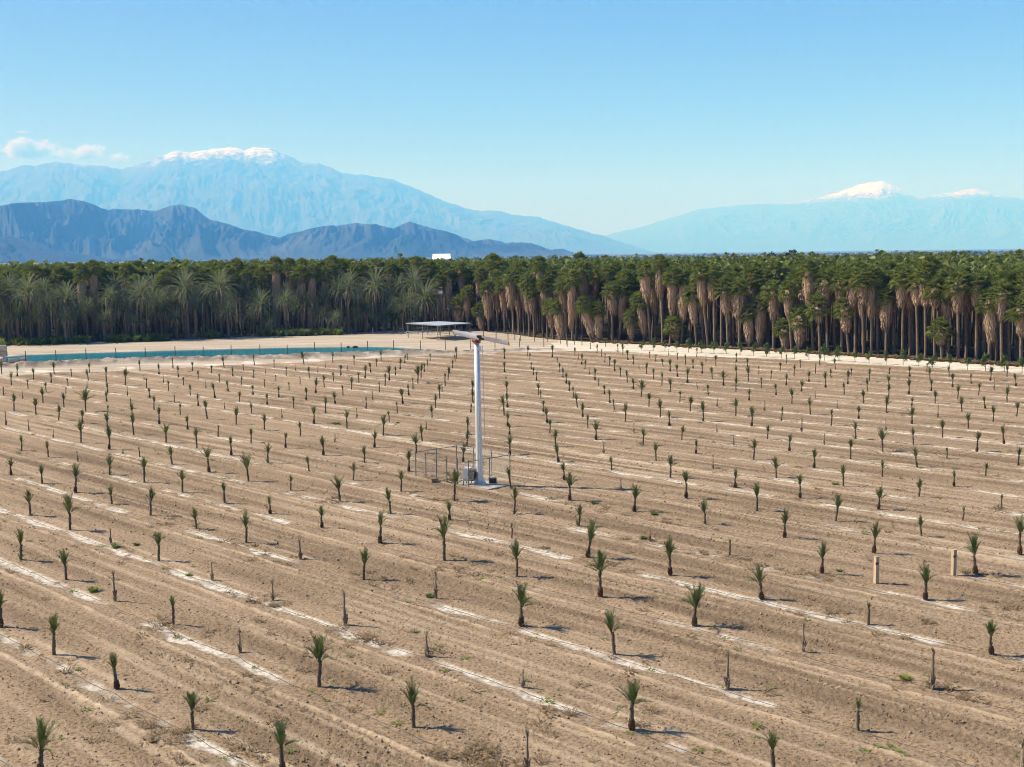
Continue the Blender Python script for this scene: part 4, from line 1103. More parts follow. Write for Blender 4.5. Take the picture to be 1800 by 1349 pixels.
# traced front palms: trunk foot x, crown x, crown top y, skirt top y, skirt bottom y, rows back from the grove's edge
FRONT_FAN = [
    # right half of the picture
    (775, 772, 478, 494, 548, 1), (792, 790, 468, 487, 545, 1), (806, 805, 517, 537, 566, 0), (822, 822, 500, 520, 558, 0), (847, 844, 527, 560, 585, 0), (860, 856, 490, 510, 560, 0), (876, 872, 470, 492, 545, 1),
    (888, 884, 480, 502, 548, 1), (903, 899, 470, 497, 540, 0), (913, 909, 472, 500, 545, 1), (922, 917, 466, 492, 545, 1), (931, 927, 476, 505, 550, 0), (940, 935, 497, 521, 553, 0), (955, 948, 447, 485, 540, 1), (963, 958, 478, 505, 550, 1),
    (973, 967, 520, 551, 579, 0), (986, 980, 520, 552, 595, 0), (996, 988, 482, 512, 548, 0), (1006, 1008, 470, 506, 575, 0), (1014, 1012, 475, 490, 525, 1), (1023, 1026, 455, 480, 530, 1), (1040, 1026, 513, 553, 595, 0), (1056, 1050, 525, 562, 597, 0),
    (1077, 1076, 490, 513, 553, 0), (1088, 1098, 484, 514, 560, 0), (1105, 1096, 470, 500, 555, 1), (1113, 1108, 539, 560, 595, 0), (1133, 1122, 507, 543, 588, 0), (1143, 1132, 455, 482, 530, 0), (1152, 1148, 470, 498, 550, 1), (1165, 1160, 444, 481, 523, 0),
    (1178, 1184, 462, 496, 555, 0), (1190, 1184, 548, 570, 598, 0), (1198, 1203, 470, 505, 560, 0),
    (1213, 1212, 465, 490, 540, 1), (1225, 1214, 495, 525, 570, 0), (1236, 1230, 470, 500, 555, 1), (1245, 1228, 455, 478, 533, 0), (1256, 1252, 460, 488, 530, 0), (1280, 1272, 480, 512, 555, 0), (1290, 1287, 472, 503, 545, 1), (1300, 1297, 485, 513, 557, 0),
    (1316, 1315, 528, 562, 603, 0), (1325, 1320, 462, 485, 540, 1), (1338, 1338, 510, 530, 600, 0), (1350, 1345, 470, 500, 550, 1), (1360, 1358, 487, 513, 563, 0), (1383, 1377, 555, 578, 616, 0), (1392, 1382, 488, 508, 558, 0), (1405, 1405, 531, 553, 607, 0),
    (1415, 1410, 468, 498, 540, 1), (1430, 1417, 450, 477, 537, 0), (1442, 1435, 511, 540, 567, 0), (1455, 1447, 470, 492, 543, 0), (1468, 1462, 462, 490, 538, 1), (1480, 1475, 473, 495, 540, 0), (1493, 1482, 516, 540, 583, 0), (1504, 1498, 465, 490, 540, 0),
    (1519, 1511, 470, 497, 535, 0), (1532, 1530, 461, 496, 557, 0), (1543, 1540, 470, 500, 550, 1), (1558, 1557, 496, 525, 577, 0), (1572, 1566, 470, 500, 545, 1), (1587, 1584, 461, 491, 541, 0), (1600, 1595, 465, 495, 540, 1), (1614, 1606, 470, 495, 537, 0),
    (1628, 1621, 455, 487, 540, 0), (1644, 1640, 480, 503, 540, 0), (1657, 1651, 553, 585, 607, 0), (1668, 1660, 487, 507, 560, 0), (1685, 1681, 470, 495, 550, 0), (1700, 1690, 462, 490, 540, 1), (1717, 1713, 477, 502, 538, 0), (1731, 1722, 468, 495, 545, 1),
    (1740, 1738, 500, 525, 603, 0), (1752, 1748, 480, 510, 560, 1), (1762, 1757, 487, 511, 560, 0), (1775, 1768, 470, 500, 550, 1), (1796, 1792, 512, 537, 592, 0), (1806, 1803, 470, 500, 550, 1), (1822, 1816, 485, 515, 560, 0), (1840, 1835, 470, 500, 550, 0),
    # between and behind the date palms on the left
    (-20, -20, 470, 500, 590, 0), (8, 8, 492, 505, 592, 0), (150, 148, 460, 495, 575, 0), (167, 170, 453, 492, 586, 0), (293, 293, 470, 500, 582, 0), (436, 434, 470, 491, 545, 1), (489, 489, 448, 483, 577, 0), (537, 532, 463, 486, 575, 0),
    (552, 552, 460, 485, 577, 0), (578, 572, 465, 487, 580, 0), (515, 513, 450, 480, 540, 2), (60, 60, 462, 490, 560, 2), (105, 105, 460, 490, 560, 2), (230, 228, 458, 490, 560, 2), (345, 345, 462, 490, 560, 2), (395, 395, 458, 490, 560, 2),
    (640, 640, 460, 490, 560, 2), (690, 690, 458, 490, 560, 2), (735, 735, 447, 480, 550, 2), (870, 868, 441, 470, 530, 2)]
FRONT_DATE = [(55, 517, 1.0, 0), (122, 527, 0.95, 0), (203, 515, 0.9, 1), (250, 519, 1.0, 0), (327, 508, 1.0, 0), (390, 508, 1.05, 0), (613, 508, 1.0, 0), (662, 505, 1.05, 0), (715, 540, 1.0, 0), (728, 500, 1.0, 1), (748, 527, 1.1, 0),
              (345, 540, 0.55, 0), (402, 550, 0.75, -1), (460, 537, 0.85, 0), (116, 560, 0.6, -1), (30, 535, 0.8, 1), (570, 530, 0.8, 1), (290, 532, 0.75, 1), (640, 520, 0.8, 2), (690, 545, 0.75, 1),
              (-15, 520, 1.0, 0), (85, 540, 0.8, 1), (165, 540, 0.7, 1), (222, 545, 0.7, 0), (275, 512, 0.95, 2), (360, 530, 0.85, 1), (425, 520, 0.9, 2), (500, 520, 0.8, 2), (525, 535, 0.7, 1), (595, 515, 0.9, 1), (645, 545, 0.75, 0), (700, 510, 0.95, 2),
              (20, 512, 0.9, 2), (150, 515, 0.85, 3), (460, 510, 0.9, 3),
              (70, 556, 0.6, -0.5), (185, 562, 0.55, -0.5), (238, 568, 0.5, -0.5), (312, 560, 0.55, -0.3), (440, 562, 0.6, -0.3), (480, 568, 0.45, -0.5), (590, 562, 0.5, -0.4), (625, 556, 0.55, -0.3), (675, 560, 0.6, -0.3)]


def edge_point(px, back):
    d = pix_ray(px, 600)
    th = math.atan2(d[0], d[1])
    r = float(np.interp(th, *GROVE_EDGE)) + 1.2 + back * 3.6
    return r * math.sin(th), r * math.cos(th)


def plant_grove():
    placed = []
    for px in range(-30, 760, 23):                      # shorter date palms filling the edge
        FRONT_DATE.append((px + rsg.uniform(-8, 8), rsg.uniform(512, 566), rsg.uniform(0.55, 0.9), rsg.uniform(-0.2, 2.2)))
    left = sorted([e for e in FRONT_FAN if e[0] < 700])
    rightp = sorted([e for e in FRONT_FAN if e[0] >= 700])
    for lst, side in ((left, 'left'), (rightp, 'right')):
        for i, (fx, cx, ty, st, sb, back) in enumerate(lst):
            x, y = edge_point(fx, back + rsg.uniform(0, 0.5) + (0.7 if side == 'left' else 0))
            h = height_at(fx, ty, x, y)
            hs, hb = height_at(fx, st, x, y), height_at(fx, sb, x, y)
            lean = math.atan2((cx - fx) / F_PX * y, max(h - 3, 2))
            if side == 'left':
                lab = 'fan palm with long dead-frond skirt, %s from left among the date palms' % ORD[i]
            else:
                look = 'short fan palm with a low skirt' if h < 11.5 else ('tall fan palm with brown skirt' if h > 14.5 else 'fan palm with brown skirt')
                lab = look + ', %s trunk from left along right grove' % ORD[i] if i < 50 else look + ', %s trunk from right along right grove' % ORD[len(lst) - 1 - i]
            low = h - hs < 3.0
            fan_palm(lab, x, y, h, hs, max(hb, 0.3), 'fan palms along the edge of the grove', (lean * 0.8, 0), rsg.uniform(1.0, 1.25), rsg.uniform(1.05, 1.35) * (1.0 if side == 'right' else 1.05))
            placed.append((x, y))
    for i, (px, hy, size, back) in enumerate(sorted(FRONT_DATE)):
        x, y = edge_point(px, back - 0.45)
        date_palm('feathery grey-green date palm, %s from left at the grove edge' % (ORD[i] if i < 50 else 'fifty-' + ORD[i - 50] if i < 59 else 'sixtieth' if i == 59 else 'sixty-' + ORD[i - 60] if i < 69 else 'seventieth' if i == 69 else 'seventy-' + ORD[i - 70] if i < 79 else 'eightieth' if i == 79 else 'eighty-' + ORD[i - 80]), x, y, height_at(px, hy, x, y), size, 'date palms at the left grove edge', 1.0)
        placed.append((x, y))
    # a bare snag whose crown broke off
    x, y = edge_point(1268, 0)
    o = thing('dead_palm_trunk', 'crownless bare palm trunk with a broken pale frond at its top', 'tree trunk', (x, y, 0))
    hh = height_at(1268, 541, x, y)
    part('trunk', TRUNKS[1], o, scale=(1, 1, hh))
    b = MB()
    b.tube([(0, 0, hh - 0.1), (-0.5, 0, hh + 0.3), (-0.95, 0, hh + 0.75)], [0.07, 0.06, 0.02], 5)
    b.build('broken_frond', MAT['bark_dead'], o)
    # rows behind
    n, tries = 0, 0
    deep = 'fan palm standing back in the grove, mostly its leafy crown showing'
    cand = []
    for back in range(2, 22):
        for a in np.arange(-27.0, 27.2, 0.001):
            break
        r_th = R(-27.5) + (back % 2) * 0.009
        while r_th < R(27.5):
            r = float(np.interp(r_th, *GROVE_EDGE)) + 1.5 + back * 3.3 + rsg.uniform(-0.9, 0.9)
            cand.append((back, r * math.sin(r_th + rsg.uniform(-.003, .003)), r * math.cos(r_th)))
            r_th += 4.0 / r
    far_list = []
    for back, x, y in cand:
        if min((x - a) ** 2 + (y - b) ** 2 for a, b in placed) < 4.5:
            continue
        th = math.atan2(x, y)
        leftish = smooth(R(2), R(-4), th) if False else (1.0 if th < R(-3) else 0.0)
        h = (rsg.gauss(16.4, 0.75) if leftish else min(rsg.gauss(14.9 + 0.05 * back, 0.9), 16.9))
        if n < 210:
            fan_palm(deep, x, y, h, h - 2.6, h - (rsg.uniform(3.6, 4.6) if leftish else rsg.uniform(5.5, 8)), 'fan palms deep in the grove', (rsg.gauss(0, .02), 0), rsg.uniform(1.05, 1.3), rsg.uniform(0.95, 1.2))
            n += 1
        else:
            far_list.append((x, y, h))
    return far_list


FAR = plant_grove()


def grove_mass(far_list):
    """the rest of the grove, reaching back to the plain: one mass"""
    rs = np.random.default_rng(3)
    pts = list(far_list)
    for back in range(22, 90):
        th = R(-27.5)
        while th < R(27.5):
            r = float(np.interp(th, *GROVE_EDGE)) + 1.5 + 22 * 3.3 + (back - 22) * 6.0 + rs.uniform(-2, 2)
            z = rs.normal(15.6, 1.0)
            pts.append((r * math.sin(th), r * math.cos(th), z))
            th += 7.0 / r * rs.uniform(0.8, 1.2)
    P = np.array(pts)
    N = len(P)
    V, Fc, k = [], [], 0
    leaves = 22
    # leaves: bent diamonds (4 points, two triangles)
    az = rs.uniform(0, 6.283, (N, leaves))
    s = (np.arange(leaves)[None] + 0.5) / leaves
    el = R(80) - s * R(110) + rs.normal(0, 0.15, (N, leaves))
    d = np.stack([np.cos(az) * np.cos(el), np.sin(az) * np.cos(el), np.sin(el)], -1)
    side = np.stack([-np.sin(az), np.cos(az), 0 * az], -1)
    hub = np.stack([P[:, 0], P[:, 1], P[:, 2] - 1.9], -1)[:, None] + d * 0.75 - np.stack([0 * az, 0 * az, 0.8 * s + 0 * az], -1)
    w = rs.uniform(0.5, 0.8, (N, leaves, 1))
    ln = rs.uniform(1.0, 1.5, (N, leaves, 1))
    a, b_, c = hub - d * 0.3, hub + side * w + d * 0.4 * ln, hub - side * w + d * 0.4 * ln
    e = hub + d * ln - np.array([0, 0, 0.35])
    co = np.stack([a, b_, e, c], 2).reshape(-1, 3)
    q = np.arange(N * leaves)[:, None] * 4 + np.array([[0, 1, 2, 3]])
    tri = np.concatenate([q[:, [0, 1, 2]], q[:, [0, 2, 3]]])
    me = mesh_np('fan_palm_crowns', co, tri, MAT['leaf_fan'])
    structure(tag(link(bpy.data.objects.new('fan_palm_crowns', me)), 'mass of fan palm crowns filling the grove behind', 'palm grove'), 'stuff')
    # trunks with skirts of the same palms (near ones only matter)
    near = P[np.hypot(P[:, 0], P[:, 1]) < 640]
    prof = [(-0.4, .22), (0.5, .2), (0.56, .2), (0.6, .6), (0.8, .8), (0.9, .4)]
    n6 = 6
    ang = np.arange(n6) * 6.2832 / n6
    co = []
    for t, r in prof:
        zz = near[:, 2] * t if t > 0 else near[:, 2] * 0 - 0.4
        co.append(np.stack([near[:, 0][:, None] + r * np.cos(ang), near[:, 1][:, None] + r * np.sin(ang), np.repeat(zz[:, None], n6, 1)], -1))
    co = np.stack(co, 1)
    M = len(near)
    base = np.arange(M)[:, None, None] * (len(prof) * n6) + np.arange(len(prof) - 1)[None, :, None] * n6
    j = np.arange(n6)[None, None]
    quads = np.stack([base + j, base + (j + 1) % n6, base + n6 + (j + 1) % n6, base + n6 + j], -1).reshape(-1, 4)
    me = mesh_np('fan_palm_trunks', co.reshape(-1, 3), quads, MAT['bark_fan'])
    structure(tag(link(bpy.data.objects.new('fan_palm_trunks', me)), 'trunks and dead skirts deep inside the palm grove', 'palm grove'), 'stuff')


grove_mass(FAR)


def distant_wood():
    rs = np.random.default_rng(9)
    N = 2600
    th = rs.uniform(R(-29), R(29), N)
    r = 800 * (7000 / 800) ** rs.random(N) ** 0.8
    h = rs.uniform(6, 11, N) * (1 + 0.5 * (rs.random(N) < 0.06))
    clump = 40
    u = rs.normal(0, 1, (N, clump, 3))
    u /= np.linalg.norm(u, axis=-1, keepdims=True)
    rad = rs.uniform(0.55, 1.0, (N, clump, 1))
    wd = (h * rs.uniform(0.45, 0.9, N))[:, None, None]
    c = np.stack([r * np.sin(th), r * np.cos(th), plain_z(r) + h * 0.55], -1)[:, None] + u * rad * np.concatenate([wd, wd, wd * 0 + (h * 0.45)[:, None, None]], -1)
    a = rs.normal(0, 1, (N, clump, 3))
    a /= np.linalg.norm(a, axis=-1, keepdims=True)
    b = np.cross(a, u)
    b /= np.linalg.norm(b, axis=-1, keepdims=True) + 1e-6
    k = (h * 0.2)[:, None, None]
    co = np.stack([c + a * k, c + b * k, c - a * k * 0.8 - b * k * 0.6], 2).reshape(-1, 3)
    tri = np.arange(N * clump)[:, None] * 3 + np.arange(3)[None]
    me = mesh_np('distant_wood', co, tri, MAT['leaf_far'])
    structure(tag(link(bpy.data.objects.new('distant_wood', me)), 'hazy line of distant trees across the valley floor', 'woodland'), 'stuff')


MAT['leaf_far'] = leaf_mat('far_tree_leaf', (0.035, 0.055, 0.022), (0.075, 0.095, 0.04), (0.06, 0.075, 0.03), 0.6, 0.15, 0.02)
distant_wood()


def leafy_tree(label, px, ytop, dist, wide, seed, name='tree'):
    """a far broadleaf tree: trunk, limbs and a crown of leaf clumps"""
    d = pix_ray(px, ytop)
    k = dist / d[1]
    x, y = d[0] * k, dist
    zb = float(plain_z(np.array(math.hypot(x, y))))
    h = CAM_H + d[2] * k - zb
    o = thing(name, label, 'tree', (x, y, zb))
    b = MB()
    b.tube([(0, 0, -0.5), (0.2, 0, h * 0.35), (0, 0.2, h * 0.6)], [0.6, 0.42, 0.25], 7)
    for i in range(5):
        a = i * 1.3
        b.tube([(0.15, 0, h * 0.35), (wide * 0.45 * math.cos(a), wide * 0.45 * math.sin(a), h * 0.72)], [0.25, 0.08], 5)
    b.build('trunk', MAT['bark_fan'], o)
    rs = np.random.default_rng(seed)
    lobes = rs.normal(0, 0.42, (9, 3)) * np.array([wide, wide, h * 0.42]) * 0.9 + np.array([0, 0, h * 0.66])
    n = 900
    li = rs.integers(0, 9, n)
    u = rs.normal(0, 1, (n, 3))
    u /= np.linalg.norm(u, axis=1, keepdims=True)
    c = lobes[li] + u * rs.uniform(0.5, 1, (n, 1)) * np.array([wide, wide, h * 0.4]) * 0.36
    c[:, 2] = np.minimum(c[:, 2], h - 0.3)
    a = rs.normal(0, 0.55, (n, 3))
    bb = rs.normal(0, 0.55, (n, 3))
    co = np.stack([c + a, c + bb, c - a * 0.8 - bb * 0.6], 1).reshape(-1, 3)
    part('crown', mesh_np('crown', co, np.arange(n * 3).reshape(-1, 3), MAT['leaf_far']), o)


leafy_tree('left of two dark round trees above the right half of the grove', 1358, 440, 620, 5.0, 1)
leafy_tree('right of two dark round trees above the right half of the grove', 1402, 441, 640, 6.0, 2)
leafy_tree('hazy tree knob on the far right skyline', 1543, 439, 1700, 8, 3)
leafy_tree('second hazy tree on the far right skyline', 1704, 441, 1700, 8, 4)
leafy_tree('dim bushy tree on the left skyline below the hills', 271, 453, 1500, 7, 5)


def lone_palm(label, px, ytop, dist, cw):
    d = pix_ray(px, ytop)
    k = dist / d[1]
    x, y = d[0] * k, dist
    o = thing('fan_palm', label, 'palm tree', (x, y, 0))
    h = CAM_H + d[2] * k
    part('trunk', TRUNKS[0], o, scale=(1, 1, h - 1.8 * cw))
    part('crown', CROWNS[2], o, (0, 0, h - 1.75 * cw), scale=(cw, cw, cw))
    part('skirt', SKIRTS[0], o, (0, 0, h - 2.6 * cw), scale=(0.7, 0.7, 2.2))


lone_palm('lone slender palm rising above the right skyline', 1427, 440.5, 560, 1.25)
lone_palm('tall palm poking above the grove at the centre', 1019, 440, 300, 1.15)


def warehouse():
    d = pix_ray(776, 446.5)
    k = 1500 / d[1]
    z1 = CAM_H + d[2] * k
    o = thing('warehouse', 'long white warehouse on the skyline behind the grove', 'building', (d[0] * k, 1500, 0), R(8))
    b = MB()
    b.box((0, 0, z1 / 2 - 4), (21.5, 24, z1 - 7))
    b.build('wall', MAT['white_wall'], o)
    b = MB()
    b.add([(-11, -12.6, z1 - 7), (11, -12.6, z1 - 7), (11, 0, z1), (-11, 0, z1), (11, 12.6, z1 - 7), (-11, 12.6, z1 - 7)], [(0, 1, 2, 3), (3, 2, 4, 5), (1, 4, 2), (0, 3, 5)])
    b.build('roof', MAT['white_wall'], o)


warehouse()

# ------------------------------------------------------------------ wind machine
def wind_machine():
    x, y = -2.5, 87.75
    o = thing('wind_machine', 'tall white orchard wind machine with grey propeller inside a wire fence', 'wind machine', (x, y, 0.0))
    Hh = height_at(840, 603, x, y)
    b = MB()
    b.tube([(0, 0, 0.10), (-0.02, 0, 0.55), (-0.05, 0, Hh * 0.5), (-0.09, 0, Hh)], [0.27, 0.255, 0.225, 0.20], 24)
    tower = b.build('tower', MAT['tower'], o, True)
    for p in tower.data.polygons:
        if len(p.vertices) > 4:
            p.use_smooth = False
    b = MB()                                       # lengthwise seam flange with bolts
    b.tube([(0.04, -0.30, 0.6), (0.0, -0.262, Hh * 0.5), (-0.06, -0.238, Hh - 0.1)], [0.022, 0.02, 0.018], 6)
    b.build('seam', MAT['steel'], tower)
    b = MB()
    for i in range(16):
        t = i / 15
        b.box((0.04 - 0.10 * t, -0.335 + 0.07 * t, 0.9 + (Hh - 1.3) * t), (0.045, 0.045, 0.045))
    b.build('bolts', MAT['white_wall'], tower)
    b = MB()                                       # flared foot with gussets
    b.tube([(0, 0, 0.02), (0, 0, 0.10)], [0.52, 0.52], 20)
    b.build('base_flange', MAT['tower'], o)
    for i in range(6):
        a = i * math.pi / 3 + 0.3
        c, s = math.cos(a), math.sin(a)
        b = MB()
        t_ = Vector((-s, c, 0)) * 0.015
        q = [Vector((0.28 * c, 0.28 * s, 0.10)), Vector((0.49 * c, 0.49 * s, 0.10)), Vector((0.29 * c, 0.29 * s, 0.62))]
        b.add([v + t_ for v in q] + [v - t_ for v in q], [(0, 1, 2), (5, 4, 3), (0, 3, 4, 1), (1, 4, 5, 2), (2, 5, 3, 0)])
        b.build('gusset', MAT['tower'], o)
    # ladder on the right-hand side
    lad = thing('ladder', '', '', (0, 0, 0))
    bpy.data.objects.remove(lad)
    b = MB()
    z0, z1 = 2.6, Hh - 0.2
    for sg in (-0.17, 0.17):
        b.tube([(0.44, sg - 0.12, z0), (0.44 - 0.10, sg - 0.12, z1)], 0.018, 5)
    ladder = b.build('ladder', MAT['steel'], o)
    b = MB()
    b.tube([(0, -0.17, 0), (0, 0.17, 0)], 0.015, 5)
    rung = b.mesh('rung', MAT['steel'])
    b = MB()
    b.box((-0.07, 0, 0), (0.22, 0.03, 0.03))
    arm = b.mesh('standoff', MAT['steel'])
    nr = 26
    for i in range(nr):
        t = (i + 0.5) / nr
        part('rung', rung, ladder, (0.44 - 0.10 * t, -0.12, z0 + (z1 - z0) * t))
        if i % 5 == 2:
            part('standoff', arm, ladder, (0.42 - 0.10 * t, -0.12, z0 + (z1 - z0) * t + 0.1))
    b = MB()
    b.box((0.13, -0.24, Hh - 0.42), (0.26, 0.05, 0.36))
    b.build('name_plate', MAT['blade'], o)
    # gearbox
    b = MB()
    b.tube([(-0.09, 0, Hh), (-0.09, 0, Hh + 0.08)], [0.30, 0.30], 16)
    b.tube([(-0.09, 0, Hh + 0.08), (-0.09, 0, Hh + 0.2), (-0.09, 0, Hh + 0.34)], [0.20, 0.27, 0.18], 14)
    b.tube([(-0.42, 0.10, Hh + 0.22), (0.20, -0.12, Hh + 0.26)], [0.15, 0.15], 12)
    b.build('gearbox', MAT['rust'], o, True)
    hub = Vector((0.22, -0.42, Hh + 0.42))
    b = MB()
    b.tube([(0.02, -0.02, Hh + 0.24), tuple(hub)], [0.10, 0.08], 10)
    b.build('shaft', MAT['dark'], o)
    dirv = Vector((4.22, -2.6, -0.72)).normalized()
    half = 2.5
    chord = dirv.cross(Vector((0.25, 0.75, 0.35))).normalized()
    nrm = dirv.cross(chord)
    if chord.z < 0:
        chord = -chord

    def blade(sg, name, s0, s1, mat, wide=1.0, parent=None):
        b = MB()
        k = 7
        prof = [(-0.5, 0.0), (-0.25, 0.055), (0.1, 0.05), (0.5, 0.006), (0.1, -0.03), (-0.25, -0.035)]
        for i in range(k):
            t = s0 + (s1 - s0) * i / (k - 1)
            tw = 0.32 * (1 - t / half) * sg + 0.08
            c2 = chord * math.cos(tw) + nrm * math.sin(tw)
            n2 = nrm * math.cos(tw) - chord * math.sin(tw)
            w = (0.50 - 0.08 * t / half) * wide
            for u, v in prof:
                b.v.append(tuple(hub + dirv * sg * t + c2 * u * w + n2 * v))
        n = len(prof)
        for i in range(k - 1):
            for j in range(n):
                b.f.append((i * n + j, i * n + (j + 1) % n, (i + 1) * n + (j + 1) % n, (i + 1) * n + j))
        b.f.append(tuple(range(n))[::-1])
        b.f.append(tuple((k - 1) * n + j for j in range(n)))
        return b.build(name, mat, parent or o, False)
    for sg in (-1, 1):
        bl = blade(sg, 'blade', 0.16, half - 0.08, MAT['blade'])
        blade(sg, 'blade_tip', half - 0.078, half, MAT['yellow'], 1.0, bl)
    b = MB()
    rot = Matrix((dirv, chord, dirv.cross(chord))).transposed()
    b.box(hub, (0.62, 0.30, 0.13), rot)
    b.build('hub', MAT['dark'], o)
    # engine unit standing next to the tower
    e = thing('engine_cabinet', 'pale grey engine cabinet on legs beside the wind machine tower', 'cabinet', (-3.42, 87.75, 0), R(-20))
    e.scale = (0.8, 0.8, 0.85)
    b = MB()
    b.box((0, 0, 1.0), (0.62, 0.9, 1.15))
    b.build('housing', MAT['cabinet'], e)
    b = MB()
    b.box((0, -0.46, 1.05), (0.5, 0.03, 0.9))
    door = b.build('door', MAT['cabinet'], e)
    b = MB()
    b.box((0.18, -0.485, 1.05), (0.03, 0.03, 0.14))
    b.build('handle', MAT['dark'], door)
    b = MB()
    b.box((0.52, 0, 0.95), (0.42, 0.7, 1.0))
    b.build('radiator', MAT['dark'], e)
    b = MB()
    b.tube([(0.5, 0.1, 1.45), (0.5, 0.1, 1.75), (0.58, 0.1, 1.85)], 0.04, 8)
    b.build('exhaust_pipe', MAT['rust'], e)
    for dx, dy in ((-0.25, -0.38), (0.25, -0.38), (-0.25, 0.38), (0.25, 0.38)):
        b = MB()
        b.box((dx, dy, 0.23), (0.07, 0.07, 0.42))
        b.build('leg', MAT['dark'], e)
    g = thing('fuel_box', 'small dark battery box on the concrete pad right of the tower', 'box', (-1.55, 88.15, 0.03), R(10))
    b = MB()
    b.box((0, 0, 0.20), (0.55, 0.4, 0.38))
    b.build('box', MAT['dark'], g)
    b = MB()
    b.box((0, 0, 0.405), (0.6, 0.45, 0.03))
    b.build('lid', MAT['dark'], g)
    g = thing('valve_box', 'low brown valve box on the ground left of the engine cabinet', 'box', (-6.05, 89.0, 0.0), R(30))
    b = MB()
    b.box((0, 0, 0.14), (0.55, 0.4, 0.28))
    b.build('box', MAT['bark_dead'], g)
    b = MB()
    b.box((0, 0, 0.295), (0.6, 0.45, 0.03))
    b.build('lid', MAT['wood'], g)
    b = MB()
    rot = Matrix.Rotation(R(-45), 3, 'Z')
    b.box((-2.6, 88.1, 0.0), (4.4, 2.2, 0.14), rot)
    tag(b.build('concrete_pad', MAT['concrete']), 'pale concrete slab under the wind machine tower', 'slab')


wind_machine()


def chain_fence():
    W_, S_ = Vector((-7.62, 91.52, 0)), Vector((-3.31, 86.88, 0))
    n = (S_ - W_).normalized()
    q = Vector((-n.y, n.x, 0))
    E_, N_ = S_ + q * 4.2, W_ + q * 4.2
    o = thing('chain_link_fence', 'square galvanised chain-link fence around the wind machine', 'fence', (0, 0, 0))
    b = MB()
    b.tube([(0, 0, -0.2), (0, 0, 2.05)], 0.038, 8)
    pm = b.mesh('post', MAT['galv'])

    def side(a, c, npost, rail):
        for i in range(npost):
            p = a.lerp(c, i / npost)
            part('post', pm, o, p)
        if rail:
            b = MB()
            b.tube([a + Vector((0, 0, 1.93)), c + Vector((0, 0, 1.93))], 0.028, 6)
            b.build('top_rail', MAT['galv'], o)
        b = MB()
        d = c - a
        L = d.length
        d = d.normalized()
        st, hh = 0.11, 1.85
        k = -hh
        off = q * 0.04
        while k < L:
            for sg in (1, -1):
                s0, s1 = (k, k + hh) if sg > 0 else (k + hh, k)
                z0, z1 = 0.06, 0.06 + hh
                if s0 > s1:
                    s0, s1, z0, z1 = s1, s0, z1, z0
                a0, a1 = max(s0, 0), min(s1, L)
                if a1 - a0 < 0.03:
                    continue
                f0, f1 = (a0 - s0) / (s1 - s0), (a1 - s0) / (s1 - s0)
                p0 = a + d * a0 + Vector((0, 0, z0 + (z1 - z0) * f0))
                p1 = a + d * a1 + Vector((0, 0, z0 + (z1 - z0) * f1))
                b.tube([p0, p1], 0.0022, 3, False)
            k += st
        b.build('chain_link', MAT['wire'], o)
    side(W_, S_, 5, False)
    side(S_, E_, 2, True)
    side(E_, N_, 3, True)
    side(N_, W_, 2, True)


chain_fence()


# ------------------------------------------------------------------ post, fences and other small structures
def timber(label, px, py, top):
    x, y = at(px, py)
    o = thing('timber_post', label, 'post', (x, y, ground_z(x, y)), R(20), 'squared timber posts in the field')
    h = height_at(px, top, x, y)
    b = MB()
    b.box((0, 0, h / 2 - 0.1), (0.2, 0.2, h + 0.2))
    b.build('post', MAT['wood_new'], o)
    b = MB()
    b.box((-0.06, -0.125, h - 0.32), (0.16, 0.05, 0.12))
    b.build('bracket', MAT['wood'], o)
    b = MB()
    b.box((0, 0, h + 0.015), (0.22, 0.22, 0.03))
    b.build('cap', MAT['wood_new'], o)


timber('left of two pale squared timber posts standing in the field', 1540, 1026, 980)
timber('right of two pale squared timber posts standing in the field', 1676, 1011, 967)


def post_fence(name, label, pts, h, mat, z_at, wires=(0.5, 0.95, 1.4), r=0.075, wr=0.008):
    o = thing(name, label, 'fence', (0, 0, 0))
    b = MB()
    b.tube([(0, 0, -0.4), (0, 0, h)], [r, r * 0.9], 7)
    pm = b.mesh('post', mat)
    tops = []
    for x, y in pts:
        z = z_at(x, y)
        part('post', pm, o, (x, y, z), (random.gauss(0, .02), random.gauss(0, .02), random.uniform(0, 6)))
        tops.append((x, y, z))
    for wz in wires:
        b = MB()
        b.tube([(x, y, z + wz) for x, y, z in tops], wr, 4)
        b.build('wire', MAT['wire'], o)
    return o


pond_px = [(-10, 638.5), (45, 636.5), (98.5, 634.5), (151.5, 632), (204, 630.3), (255.5, 628.7), (308, 627), (357, 626), (406.5, 624.8), (457, 623.5), (505, 622.2), (553, 620.5), (600, 619), (646.5, 617.5), (692, 616), (739, 614.5),
           (783, 613.3), (827, 612), (870, 610.5), (913, 608.8), (956, 607.3), (997, 606)]
post_fence('post_fence', 'dark wooden post and wire fence along the near pond bank', [at(px, py, 0.85 if px < 740 else 0.45) for px, py in pond_px], 1.75, MAT['wood'], ground_z)
far_px = [(0, 608), (45, 607), (90, 606), (134, 603), (177, 601.5), (219, 600), (261, 599), (302.5, 598), (343, 597.2), (383.5, 595.5), (424, 594.5), (464, 593.5), (502.5, 591.5), (542, 591), (580, 590), (618.5, 588.5), (655, 587.5), (692, 586.5)]
post_fence('post_fence', 'thin pale-post fence in front of the left grove', [at(*p) for p in far_px], 1.6, MAT['galv'], ground_z, (0.4, 0.8, 1.2), 0.06)
mid_px = [(697, 585), (716, 586.5), (735, 587.5), (752, 588.5), (772, 589.5), (790, 590.5), (808, 592), (828, 593.5), (850, 594.5), (872, 596), (893, 598), (905, 599)]
post_fence('post_fence', 'dark post fence in front of the shade shelter', [at(*p) for p in mid_px], 2.0, MAT['wood'], ground_z, (0.3, 0.6, 0.9, 1.2, 1.5), 0.09, 0.02)
